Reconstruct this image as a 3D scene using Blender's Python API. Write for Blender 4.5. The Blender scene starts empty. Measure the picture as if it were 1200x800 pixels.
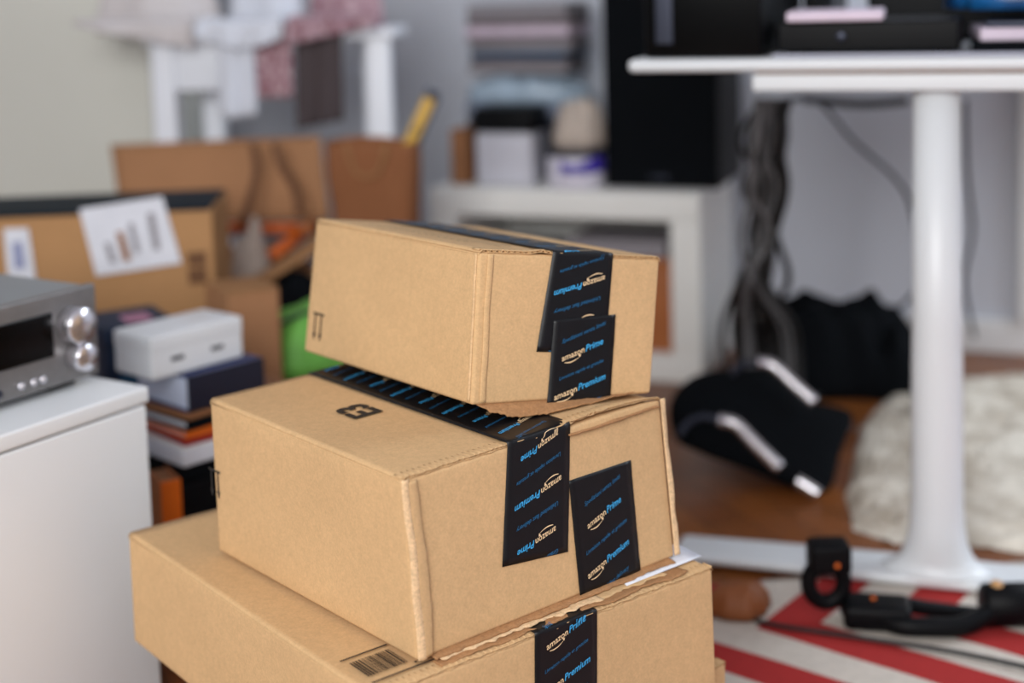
import bpy, bmesh, math, random
from mathutils import Vector, Matrix, noise

# ------------------------------------------------------------------ camera, world, light
SC = bpy.context.scene
COL = SC.collection
FPX, PX, PY = 1690.0, 600.0, 139.0
PITCH, ROLL, CAMZ = math.radians(5.57), math.radians(-1.645), 0.85
CM = Matrix.Rotation(math.pi/2-PITCH, 3, 'X') @ Matrix.Rotation(ROLL, 3, 'Z')
CP = Vector((0, 0, CAMZ))
cam = bpy.data.cameras.new('camera'); camo = bpy.data.objects.new('camera', cam); COL.objects.link(camo)
camo.matrix_world = Matrix.Translation(CP) @ CM.to_4x4()
cam.sensor_width = 36.0; cam.lens = FPX/1200*36; cam.shift_x = 0; cam.shift_y = -(400-PY)/1200
cam.clip_start = 0.05
cam.dof.use_dof = True; cam.dof.focus_distance = 1.32; cam.dof.aperture_fstop = 2.0
SC.camera = camo
SC.view_settings.view_transform = 'Standard'; SC.view_settings.look = 'None'
SC.view_settings.gamma = 1; SC.view_settings.use_curve_mapping = False
SC.view_settings.exposure = 0.0
W = bpy.data.worlds.new('world'); SC.world = W; W.use_nodes = True
W.node_tree.nodes['Background'].inputs[0].default_value = (0.80, 0.90, 1.0, 1)
W.node_tree.nodes['Background'].inputs[1].default_value = 0.17
def area(name, loc, target, sx, sy, power, color):
    l = bpy.data.lights.new(name, 'AREA'); l.shape = 'RECTANGLE'; l.size = sx; l.size_y = sy; l.energy = power; l.color = color
    o = bpy.data.objects.new(name, l); COL.objects.link(o); o.location = loc
    o.rotation_euler = (Vector(target)-Vector(loc)).to_track_quat('-Z', 'Y').to_euler()
    return o
area('window_daylight', (-0.72, -1.0, 1.55), (0.05, 2.0, 0.35), 1.9, 1.3, 80, (1.0, 0.995, 0.985))

area('wall_fill', (1.98, 2.30, 1.40), (0.85, 3.0, 0.10), 0.9, 0.9, 27, (0.84, 0.93, 1.0))  # added bluish fill that brightens the lower back wall and shaggy rug

def at(px, py, Y):
    d = CM @ Vector((px-PX, -(py-PY), -FPX)); return CP + d*(Y/d.y)
def atz(px, py, z):
    d = CM @ Vector((px-PX, -(py-PY), -FPX)); return CP + d*((z-CAMZ)/d.z)
def proj(p):
    q = CM.transposed() @ (Vector(p)-CP); return (PX+FPX*q.x/-q.z, PY-FPX*q.y/-q.z)

# ------------------------------------------------------------------ materials
def lin(c):
    return tuple(((v/255)/12.92 if v <= 10 else (((v/255)+.055)/1.055)**2.4) for v in c) + (1,)
def mat(name, c, rough=.5, metal=0.0, var=.0, vscale=20, bump=0.0, bscale=200, spec=.5, coat=0, c2=None, trans=0, sheen=0, stretch=(1,1,1)):
    m = bpy.data.materials.new(name); m.use_nodes = True; nt = m.node_tree; b = nt.nodes['Principled BSDF']
    c = lin(c); b.inputs['Base Color'].default_value = c; b.inputs['Roughness'].default_value = rough
    b.inputs['Metallic'].default_value = metal; b.inputs['Specular IOR Level'].default_value = spec
    b.inputs['Coat Weight'].default_value = coat
    b.inputs['Transmission Weight'].default_value = trans; b.inputs['Sheen Weight'].default_value = sheen
    tc = nt.nodes.new('ShaderNodeTexCoord'); mp = nt.nodes.new('ShaderNodeMapping'); mp.inputs['Scale'].default_value = stretch
    nt.links.new(tc.outputs['Object'], mp.inputs[0])
    if var > 0 or c2:
        n = nt.nodes.new('ShaderNodeTexNoise'); n.inputs['Scale'].default_value = vscale; n.inputs['Detail'].default_value = 6
        nt.links.new(mp.outputs[0], n.inputs['Vector'])
        r = nt.nodes.new('ShaderNodeValToRGB')
        a = lin(c2) if c2 else tuple(v*(1-var) for v in c[:3])+(1,)
        bb = c if c2 else tuple(min(1, v*(1+var)) for v in c[:3])+(1,)
        r.color_ramp.elements[0].position = .35; r.color_ramp.elements[1].position = .65
        r.color_ramp.elements[0].color = a; r.color_ramp.elements[1].color = bb
        nt.links.new(n.outputs['Fac'], r.inputs[0]); nt.links.new(r.outputs[0], b.inputs['Base Color'])
    if bump > 0:
        n2 = nt.nodes.new('ShaderNodeTexNoise'); n2.inputs['Scale'].default_value = bscale; n2.inputs['Detail'].default_value = 4
        nt.links.new(mp.outputs[0], n2.inputs['Vector'])
        bp = nt.nodes.new('ShaderNodeBump'); bp.inputs['Strength'].default_value = bump; bp.inputs['Distance'].default_value = .001
        nt.links.new(n2.outputs['Fac'], bp.inputs['Height']); nt.links.new(bp.outputs[0], b.inputs['Normal'])
    return m
def cardboard(name, c, fibre=.10):
    m = bpy.data.materials.new(name); m.use_nodes = True; nt = m.node_tree; b = nt.nodes['Principled BSDF']
    b.inputs['Roughness'].default_value = .82; b.inputs['Specular IOR Level'].default_value = .25
    c = lin(c); L = nt.links.new
    tc = nt.nodes.new('ShaderNodeTexCoord')
    n1 = nt.nodes.new('ShaderNodeTexNoise'); n1.inputs['Scale'].default_value = 420; n1.inputs['Detail'].default_value = 4; n1.inputs['Roughness'].default_value = .7
    n2 = nt.nodes.new('ShaderNodeTexNoise'); n2.inputs['Scale'].default_value = 7; n2.inputs['Detail'].default_value = 3
    n3 = nt.nodes.new('ShaderNodeTexNoise'); n3.inputs['Scale'].default_value = 130; n3.inputs['Detail'].default_value = 2
    for n in (n1, n2, n3): L(tc.outputs['Object'], n.inputs['Vector'])
    def ramp(src, lo, hi, p0=.3, p1=.7):
        r = nt.nodes.new('ShaderNodeMapRange'); r.inputs[1].default_value = p0; r.inputs[2].default_value = p1
        r.inputs[3].default_value = lo; r.inputs[4].default_value = hi; L(src, r.inputs[0]); return r.outputs[0]
    def mul(a, d):
        q = nt.nodes.new('ShaderNodeMath'); q.operation = 'MULTIPLY'; L(a, q.inputs[0]); L(d, q.inputs[1]); return q.outputs[0]
    f = mul(mul(ramp(n1.outputs['Fac'], 1-fibre*1.5, 1+fibre*1.2), ramp(n2.outputs['Fac'], .96, 1.05)), ramp(n3.outputs['Fac'], 1-fibre*.7, 1+fibre*.5))
    mx = nt.nodes.new('ShaderNodeVectorMath'); mx.operation = 'SCALE'; mx.inputs[0].default_value = c[:3]; L(f, mx.inputs['Scale'])
    L(mx.outputs[0], b.inputs['Base Color'])
    bp = nt.nodes.new('ShaderNodeBump'); bp.inputs['Strength'].default_value = .25; bp.inputs['Distance'].default_value = .0006
    L(n3.outputs['Fac'], bp.inputs['Height']); L(bp.outputs[0], b.inputs['Normal'])
    return m
M = {}
M['card'] = cardboard('cardboard', (210, 173, 127), .07)
M['card_edge'] = cardboard('cardboard_edge', (216, 180, 136), .1)
M['card_torn'] = cardboard('cardboard_torn', (226, 192, 150), .16)
M['card_in'] = cardboard('cardboard_inner', (168, 124, 84), .14)
M['card_bg'] = cardboard('cardboard_brown', (182, 138, 94), .06)
M['card_bg2'] = cardboard('cardboard_dull', (170, 124, 88), .06)
M['kraft'] = cardboard('kraft_paper', (142, 92, 60), .08)
M['tape'] = mat('black_tape', (9, 10, 14), .42, bump=.25, bscale=60, spec=.35)
M['tape_edge'] = mat('tape_scuff', (90, 90, 92), .5)
M['ink_blue'] = mat('ink_blue', (60, 168, 226), .5)
M['ink_dim'] = mat('ink_dim_blue', (24, 96, 140), .5)
M['ink_cream'] = mat('ink_cream', (244, 212, 166), .5)
M['ink_black'] = mat('ink_black', (30, 24, 20), .7)
M['ink_brown'] = mat('ink_brown', (110, 74, 46), .8)
M['paper'] = mat('white_paper', (226, 228, 236), .7, var=.04)
M['white'] = mat('white_lacquer', (240, 244, 247), .32, var=.012, vscale=3)
M['white_matt'] = mat('white_matt', (246, 246, 242), .55, var=.015, vscale=4)
M['desk_white'] = mat('desk_white', (224, 228, 231), .35)
M['desk_edge'] = mat('desk_edge_tan', (186, 152, 128), .5)
M['beige'] = mat('beige_panel', (222, 222, 212), .5, var=.03, vscale=2)
M['wall'] = mat('wall_paint', (210, 214, 224), .8, var=.02, vscale=3, bump=.1, bscale=80)
M['black'] = mat('black_plastic', (6, 7, 10), .5, spec=.15)
M['blackcloth'] = mat('black_fabric', (11, 14, 18), .9, bump=.6, bscale=300, spec=.1)
M['blackgloss'] = mat('black_gloss', (3, 3, 4), .2, spec=.2)
M['greydark'] = mat('dark_grey_metal', (58, 62, 76), .35, metal=.6)
M['silver'] = mat('brushed_silver', (128, 126, 126), .38, metal=.55, var=.04, vscale=120, stretch=(.05, 1, 1))
M['silver_top'] = mat('silver_top', (150, 154, 160), .45, metal=.5)
M['chrome'] = mat('chrome', (222, 220, 226), .22, metal=.9)
M['navy'] = mat('navy_print', (12, 34, 62), .7, var=.15, vscale=30)
M['navydark'] = mat('dark_navy', (16, 20, 40), .45)
M['bluewhite'] = mat('blue_white_pages', (206, 216, 238), .6)
M['blue'] = mat('blue_cover', (46, 82, 150), .4)
M['orange'] = mat('orange_plastic', (222, 104, 22), .4)
M['orange_dark'] = mat('orange_wood', (176, 104, 54), .5, var=.1, vscale=20)
M['red'] = mat('red_cover', (160, 30, 34), .4)
M['yellow'] = mat('yellow_paint', (214, 168, 50), .4)
M['green'] = mat('green_fabric', (112, 184, 78), .6, var=.12, vscale=25, bump=.3, bscale=150)
M['pink'] = mat('pink_print', (186, 120, 150), .5, var=.3, vscale=60)
M['purple'] = mat('purple_label', (60, 40, 170), .4)
M['teal'] = mat('teal_folder', (36, 84, 116), .5)
M['greypaper'] = mat('grey_paper', (150, 146, 152), .7, var=.12, vscale=80, stretch=(1, 1, 12))
M['greypaper2'] = mat('grey_brown_paper', (118, 108, 112), .7, var=.15, vscale=80, stretch=(1, 1, 12))
M['palebag'] = mat('pale_blue_plastic', (176, 196, 214), .3, var=.08, vscale=30)
M['tissue'] = mat('crumpled_tissue', (190, 176, 164), .8, var=.08, vscale=40)
M['sheet'] = mat('white_cotton', (212, 206, 206), .85, bump=.4, bscale=250)
M['sheetw'] = mat('white_towel', (222, 226, 236), .9, bump=.6, bscale=400)
M['lace'] = mat('pink_lace', (214, 190, 196), .8, c2=(128, 52, 72), vscale=70)
M['lace2'] = mat('dusty_pink_cloth', (198, 170, 178), .8, c2=(140, 96, 108), vscale=50)
M['brownbox'] = mat('brown_card', (150, 100, 62), .7, var=.06)
M['cable'] = mat('black_cable', (14, 15, 17), .5)
M['cable_grey'] = mat('grey_cable', (96, 96, 98), .5)
M['cord'] = mat('brown_cord', (106, 70, 46), .8)
M['jar'] = mat('jar_white', (226, 222, 236), .35)
M['tub'] = mat('tub_grey_white', (206, 206, 216), .4)
M['bluebag'] = mat('blue_plastic_bag', (28, 104, 168), .3, c2=(14, 50, 92), vscale=18)
M['pinkpaper'] = mat('pinkish_paper', (222, 206, 222), .6, var=.05)
M['fur'] = mat('beige_wool', (226, 218, 204), .95, c2=(176, 163, 146), vscale=14)
M['trim'] = mat('trim_white', (226, 226, 226), .45)

def floor_mat():
    m = bpy.data.materials.new('wood_floor'); m.use_nodes = True; nt = m.node_tree; b = nt.nodes['Principled BSDF']; L = nt.links.new
    b.inputs['Roughness'].default_value = .38
    tc = nt.nodes.new('ShaderNodeTexCoord'); mp = nt.nodes.new('ShaderNodeMapping'); mp.inputs['Rotation'].default_value = (0, 0, math.radians(70))
    br = nt.nodes.new('ShaderNodeTexBrick'); br.inputs['Scale'].default_value = 1; br.inputs['Brick Width'].default_value = .42; br.inputs['Row Height'].default_value = .07
    br.inputs['Mortar Size'].default_value = .0012; br.inputs['Color1'].default_value = lin((160, 94, 42)); br.inputs['Color2'].default_value = lin((128, 70, 32)); br.inputs['Mortar'].default_value = lin((50, 26, 14))
    n = nt.nodes.new('ShaderNodeTexNoise'); n.inputs['Scale'].default_value = 6; n.inputs['Detail'].default_value = 5
    mp2 = nt.nodes.new('ShaderNodeMapping'); mp2.inputs['Rotation'].default_value = (0, 0, math.radians(70)); mp2.inputs['Scale'].default_value = (1, 12, 1)
    L(tc.outputs['Object'], mp.inputs[0]); L(mp.outputs[0], br.inputs['Vector']); L(tc.outputs['Object'], mp2.inputs[0]); L(mp2.outputs[0], n.inputs['Vector'])
    mx = nt.nodes.new('ShaderNodeMixRGB'); mx.blend_type = 'MULTIPLY'; mx.inputs[0].default_value = .6
    L(br.outputs[0], mx.inputs[1]); L(n.outputs['Fac'], mx.inputs[2]); L(mx.outputs[0], b.inputs['Base Color'])
    return m
M['floor'] = floor_mat()

# ------------------------------------------------------------------ mesh helpers
def arch_axis(n, d, r, cell):
    c = [0, .15*r, .4*r, .7*r, r]
    k = max(1, int((d-2*r)/cell))
    c += [r+(d-2*r)*i/k for i in range(1, k)]
    c += [d-r, d-.7*r, d-.4*r, d-.15*r, d]
    return c
class MB:
    def __init__(s): s.v = []; s.f = []
    def add(s, vs, fs, T=None):
        k = len(s.v); s.v += [tuple(T(*p)) if T else tuple(p) for p in vs]; s.f += [tuple(i+k for i in f) for f in fs]; return s
    def rbox(s, lo, hi, r=.003, cell=.05, T=None, disp=None):
        d = [hi[i]-lo[i] for i in range(3)]; r = min([r]+[x*.49 for x in d])
        A = [arch_axis(0, d[i], r, cell) for i in range(3)]
        idx = {}; vs = []; fs = []
        def vid(i, j, k):
            if (i, j, k) not in idx:
                p = Vector((A[0][i], A[1][j], A[2][k])); q = Vector([min(max(p[a], r), d[a]-r) for a in range(3)])
                e = p-q
                if e.length > 1e-9: p = q+e.normalized()*r
                p = p+Vector(lo)
                if disp: p = Vector(disp(p))
                idx[(i, j, k)] = len(vs); vs.append(p)
            return idx[(i, j, k)]
        n = [len(a)-1 for a in A]
        for i in range(n[0]):
            for j in range(n[1]):
                fs.append((vid(i, j, 0), vid(i, j+1, 0), vid(i+1, j+1, 0), vid(i+1, j, 0)))
                fs.append((vid(i, j, n[2]), vid(i+1, j, n[2]), vid(i+1, j+1, n[2]), vid(i, j+1, n[2])))
        for i in range(n[0]):
            for k in range(n[2]):
                fs.append((vid(i, 0, k), vid(i+1, 0, k), vid(i+1, 0, k+1), vid(i, 0, k+1)))
                fs.append((vid(i, n[1], k), vid(i, n[1], k+1), vid(i+1, n[1], k+1), vid(i+1, n[1], k)))
        for j in range(n[1]):
            for k in range(n[2]):
                fs.append((vid(0, j, k), vid(0, j, k+1), vid(0, j+1, k+1), vid(0, j+1, k)))
                fs.append((vid(n[0], j, k), vid(n[0], j+1, k), vid(n[0], j+1, k+1), vid(n[0], j, k+1)))
        return s.add(vs, fs, T)
    def tube(s, pts, rad, n=10, T=None, caps=True, smooth=0):
        pts = [Vector(p) for p in pts]
        if smooth:
            out = []
            for i in range(len(pts)-1):
                p0 = pts[max(i-1, 0)]; p1 = pts[i]; p2 = pts[i+1]; p3 = pts[min(i+2, len(pts)-1)]
                for k in range(smooth):
                    t = k/smooth
                    out.append(.5*((2*p1)+(-p0+p2)*t+(2*p0-5*p1+4*p2-p3)*t*t+(-p0+3*p1-3*p2+p3)*t**3))
            pts = out+[pts[-1]]
        N = len(pts); vs = []; fs = []; prev = None
        for i, p in enumerate(pts):
            t = (pts[min(i+1, N-1)]-pts[max(i-1, 0)]).normalized()
            if prev is None: a = Vector((0, 0, 1)) if abs(t.z) < .9 else Vector((1, 0, 0)); u = t.cross(a).normalized()
            else: u = (prev-t*prev.dot(t)).normalized()
            prev = u; w = t.cross(u)
            r = rad[i*len(rad)//N] if isinstance(rad, (list, tuple)) else rad
            for k in range(n):
                an = 2*math.pi*k/n; vs.append(p+u*math.cos(an)*r+w*math.sin(an)*r)
        for i in range(N-1):
            for k in range(n):
                fs.append((i*n+k, i*n+(k+1) % n, (i+1)*n+(k+1) % n, (i+1)*n+k))
        if caps: fs.append(tuple(range(n-1, -1, -1))); fs.append(tuple((N-1)*n+k for k in range(n)))
        return s.add(vs, fs, T)
    def lathe(s, prof, n=40, T=None):
        vs = []; fs = []
        for r, z in prof:
            for k in range(n):
                a = 2*math.pi*k/n; vs.append((r*math.cos(a), r*math.sin(a), z))
        m = len(prof)
        for i in range(m-1):
            for k in range(n): fs.append((i*n+k, i*n+(k+1) % n, (i+1)*n+(k+1) % n, (i+1)*n+k))
        fs.append(tuple(range(n-1, -1, -1))); fs.append(tuple((m-1)*n+k for k in range(n)))
        return s.add(vs, fs, T)
    def sheet(s, fn, nu, nv, th, nrm=None):
        """fn(u,v)->Vector, thickened along its own normal by th"""
        P = [[Vector(fn(i/nu, j/nv)) for j in range(nv+1)] for i in range(nu+1)]
        vs = []; fs = []
        def nr(i, j):
            a = P[min(i+1, nu)][j]-P[max(i-1, 0)][j]; b = P[i][min(j+1, nv)]-P[i][max(j-1, 0)]
            c = a.cross(b); return c.normalized() if c.length > 1e-12 else Vector((0, 0, 1))
        for sgn in (0, 1):
            for i in range(nu+1):
                for j in range(nv+1): vs.append(P[i][j]+nr(i, j)*(th*sgn))
        q = (nu+1)*(nv+1); I = lambda i, j: i*(nv+1)+j
        for i in range(nu):
            for j in range(nv):
                fs.append((I(i, j), I(i, j+1), I(i+1, j+1), I(i+1, j))); fs.append((q+I(i, j), q+I(i+1, j), q+I(i+1, j+1), q+I(i, j+1)))
        for i in range(nu):
            fs.append((I(i, 0), I(i+1, 0), q+I(i+1, 0), q+I(i, 0))); fs.append((I(i+1, nv), I(i, nv), q+I(i, nv), q+I(i+1, nv)))
        for j in range(nv):
            fs.append((I(0, j+1), I(0, j), q+I(0, j), q+I(0, j+1))); fs.append((I(nu, j), I(nu, j+1), q+I(nu, j+1), q+I(nu, j)))
        return s.add(vs, fs)
    def build(s, name, m, parent=None, loc=(0, 0, 0), smooth=True):
        me = bpy.data.meshes.new(name)
        base = parent.get('_base') if parent else None
        loc = Vector(base) if base else Vector(loc)
        me.from_pydata([tuple(Vector(p)-loc) for p in s.v], [], s.f); me.update()
        if smooth: me.polygons.foreach_set('use_smooth', [True]*len(me.polygons))
        me.materials.append(m)
        o = bpy.data.objects.new(name, me); COL.objects.link(o)
        if parent: o.parent = parent; o['_base'] = list(loc)
        else: o.location = loc; o['_base'] = list(loc)
        return o
def tag(o, label=None, cat=None, group=None, kind=None):
    if label: o['label'] = label
    if cat: o['category'] = cat
    if group: o['group'] = group
    if kind: o['kind'] = kind
    return o
def thing(name, label, cat, loc, group=None):
    o = bpy.data.objects.new(name, None); COL.objects.link(o); o.location = loc; o['_base'] = list(loc); o.empty_display_size = .05
    return tag(o, label, cat, group)
def frame(o, yaw, tilt=None):
    R = Matrix.Rotation(yaw, 3, 'Z')
    if tilt: R = R @ Matrix.Rotation(tilt[0], 3, 'X') @ Matrix.Rotation(tilt[1], 3, 'Y')
    o = Vector(o)
    return lambda x, y, z: o + R @ Vector((x, y, z))
def mp(o, pts):  # part transform helper
    return [Vector(p) for p in pts]

_tc = {}
def text2d(s, bold=0.0, shear=0.0):
    k = (s, bold, shear)
    if k in _tc: return _tc[k]
    cu = bpy.data.curves.new('t', 'FONT'); cu.body = s; cu.size = 1; cu.resolution_u = 2; cu.offset = bold; cu.shear = shear
    o = bpy.data.objects.new('t', cu); COL.objects.link(o)
    bpy.context.view_layer.update()
    me = o.evaluated_get(bpy.context.evaluated_depsgraph_get()).to_mesh()
    vs = [(v.co.x, v.co.y) for v in me.vertices]; fs = [tuple(p.vertices) for p in me.polygons]
    x0 = min(v[0] for v in vs); x1 = max(v[0] for v in vs)
    vs = [(v[0]-x0, v[1]) for v in vs]
    o.to_mesh_clear(); bpy.data.objects.remove(o); bpy.data.curves.remove(cu)
    _tc[k] = (vs, fs, x1-x0); return _tc[k]

# ------------------------------------------------------------------ room
RY = math.radians(-20)
wo = Vector((0.53, 3.30, 0))
WF = frame(wo, RY)      # x along wall to the right, y away from the room
def slab(name, lo, hi, m, T, r=.002, cell=1.0):
    return tag(MB().rbox(lo, hi, r, cell, T).build(name, m, None, T(*lo)), kind='structure')
slab('floor', (-3, -6.0, -.05), (1.9, .12, 0), M['floor'], WF, .001)
slab('wall_back', (-3, 0, 0), (1.9, .12, 2.5), M['wall'], WF, .001)
slab('wall_left', (-3.12, -6.0, 0), (-3, .12, 2.5), M['wall'], WF, .001)
slab('wall_right', (1.9, -6.0, 0), (2.02, .12, 2.5), M['wall'], WF, .001)
slab('ceiling', (-3.12, -6.0, 2.5), (2.02, .12, 2.6), M['wall'], WF, .001)
MB().rbox((-3, -.016, 0), (1.9, -.0005, .075), .004, 1, WF).build('baseboard_back', M['trim'], None, WF(0, 0, 0))['kind'] = 'structure'
bb = MB(); bb.rbox((.60, -.03, .075), (.64, -.0005, 1.6), .006, 1, WF); bb.rbox((.64, -.012, .085), (.86, -.0005, 1.6), .003, 1, WF); bb.build('trim_1', M['trim'], None, WF(.6, 0, 0))['kind'] = 'structure'

# ------------------------------------------------------------------ the stack of shipping boxes
class Box:
    """an eight-cornered carton; metric coordinates x (right face), y (left face, away), z up"""
    def __init__(s, C, W_, D_, H_): s.C = C; s.W = W_; s.D = D_; s.H = H_
    def P(s, x, y, z):
        a, b, c = x/s.W, y/s.D, z/s.H
        r = Vector((0, 0, 0))
        for (i, j, k), p in s.C.items(): r += p*((a if i else 1-a)*(b if j else 1-b)*(c if k else 1-c))
        return r
    def inv(s, face, px, py):
        f = {'front': lambda a, b: s.P(a, 0, b), 'left': lambda a, b: s.P(0, a, b), 'top': lambda a, b: s.P(a, b, s.H)}[face]
        a, b = (s.W/2, s.H/2) if face == 'front' else ((s.D/2, s.H/2) if face == 'left' else (s.W/2, s.D/2))
        for _ in range(25):
            p0 = proj(f(a, b)); e = 1e-4; pa = proj(f(a+e, b)); pb = proj(f(a, b+e))
            J = [[(pa[0]-p0[0])/e, (pb[0]-p0[0])/e], [(pa[1]-p0[1])/e, (pb[1]-p0[1])/e]]
            rx_, ry_ = px-p0[0], py-p0[1]; det = J[0][0]*J[1][1]-J[0][1]*J[1][0]
            a += (rx_*J[1][1]-ry_*J[0][1])/det; b += (ry_*J[0][0]-rx_*J[1][0])/det
        return a, b
def mkbox(F0, R0, L0, F1, R1, L1, B1=None):
    C = {(0,0,0): F0, (1,0,0): R0, (0,1,0): L0, (1,1,0): R0+L0-F0, (0,0,1): F1, (1,0,1): R1, (0,1,1): L1, (1,1,1): B1 or (R1+L1-F1)}
    return Box(C, ((R0-F0).length+(R1-F1).length)/2, ((L0-F0).length+(L1-F1).length)/2, ((F1-F0).length+(R1-R0).length+(L1-L0).length)/3)
g = lambda px, py, z: atz(px, py, z)
# big bottom box
b0F, b0R, b0L = g(441, 982, .145), g(840, 801, .145), g(157, 751, .145)
bot = mkbox(b0F, b0R, b0L, g(435, 815, .268), g(835, 662, .268), g(150, 623, .268))
# middle box
mF, mR, mL = g(489, 775, .2715), g(791, 652, .2725), g(256, 645, .2715)
mid = mkbox(mF, mR, mL, at(471, 559, mF.y+.004), g(773, 462, .434), at(245.5, 466, mL.y+.002))
# top box
tF, tR, tL = g(553, 475, .4535), g(763, 461, .4315), g(356, 411, .4435)
top = mkbox(tF, tR, tL, at(562, 291, tF.y+.015), at(774, 300, tR.y+.015), at(370.5, 254.5, tL.y+.017))

def ns(p, sc, seed=0): return noise.noise(Vector(p)*sc+Vector((seed*7.3, seed*3.1, seed)))
def carton_body(root, B, seed, bow=.0016, clampf=None):
    """tube of the carton, 3 mm below the top flaps"""
    def T(x, y, z):
        n = ns((x, y, z), 9, seed)*bow + ns((x, y, z), 30, seed)*bow*.25
        cx, cy, cz = x/B.W-.5, y/B.D-.5, z/B.H-.5
        fade = lambda c: max(0, 1-(abs(c)/.5)**6)
        dx = n*(1 if cx > 0 else -1)*(abs(cx) > .45)*fade(cy)*fade(cz)
        dy = .25*n*(1 if cy > 0 else -1)*(abs(cy) > .45)*fade(cx)*fade(cz)
        dz = 0
        p = B.P(x+dx, y+dy, z+dz)
        if clampf: p = clampf(p)
        return p
    mb = MB().rbox((0, 0, 0), (B.W, B.D, B.H-.0035), .0035, .012, T)
    return mb.build('body', M['card'], root)
def flap(root, B, x0, x1, z0, seed, front_rag=.002, lift=None, name='top_flap', y0=0.0, clampf=None, hinge=True):
    """corrugated top flap lying from x0 to x1 over the whole depth, its cut edge towards y=0"""
    lift = lift or (lambda x, y: 0)
    th = .0032
    def q(x, y, z):
        p = B.P(x, y, z+lift(x, y)); return clampf(p) if clampf else p
    rag = lambda x, s: y0 - .0008 + front_rag*(ns((x, s, 0), 90, seed)+.5*ns((x, s, 0), 260, seed)) + .0006
    mb = MB()
    NX = max(12, int((x1-x0)/.003)); NY = 44
    def fn(zz, s, inset):
        def h(u, v):
            x = x0+(x1-x0)*u
            ya = rag(x, s)+inset; y = ya+(B.D-ya)*(v**1.6)
            edge = 0
            if hinge:   # rounded hinge side
                d = min(abs(x-0), abs(B.W-x)); edge = -max(0, .0035-d)**2/.0035*.8
            wav = .0003*ns((x, y, 0), 60, seed+3)
            return q(x, y, zz+edge+wav)
        return h
    mb.sheet(fn(z0+th-.0006, 1, 0), NX, NY, -.0006)
    mb.sheet(fn(z0, 2, .0005), NX, 10, .0005)
    # fluting strip just inside the cut edge
    NF = int((x1-x0)/.0008)
    def fl(u, v):
        x = x0+(x1-x0)*u; y = y0+.0006+.012*v
        return q(x, y, z0+th*.5+math.sin(x/.0062*2*math.pi)*th*.36)
    mb.sheet(fl, NF, 2, .0003)
    return mb.build(name, M['card'], root)
def ragged_strip(root, B, name, x0, x1, y_in, y_out, z, seed, m, droop=0.0, rag=.004, th=.0018, clampf=None):
    mb = MB()
    def fn(u, v):
        x = x0+(x1-x0)*u
        yo = y_out + rag*(ns((x, 1, 0), 45, seed)+.6*ns((x, 3, 0), 150, seed))
        y = y_in+(yo-y_in)*v
        zz = z + .0015*ns((x, y, 0), 40, seed)*v - droop*v*v
        p = B.P(x, y, zz); return clampf(p) if clampf else p
    mb.sheet(fn, max(20, int((x1-x0)/.0025)), 8, th)
    return mb.build(name, m, root)

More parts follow.
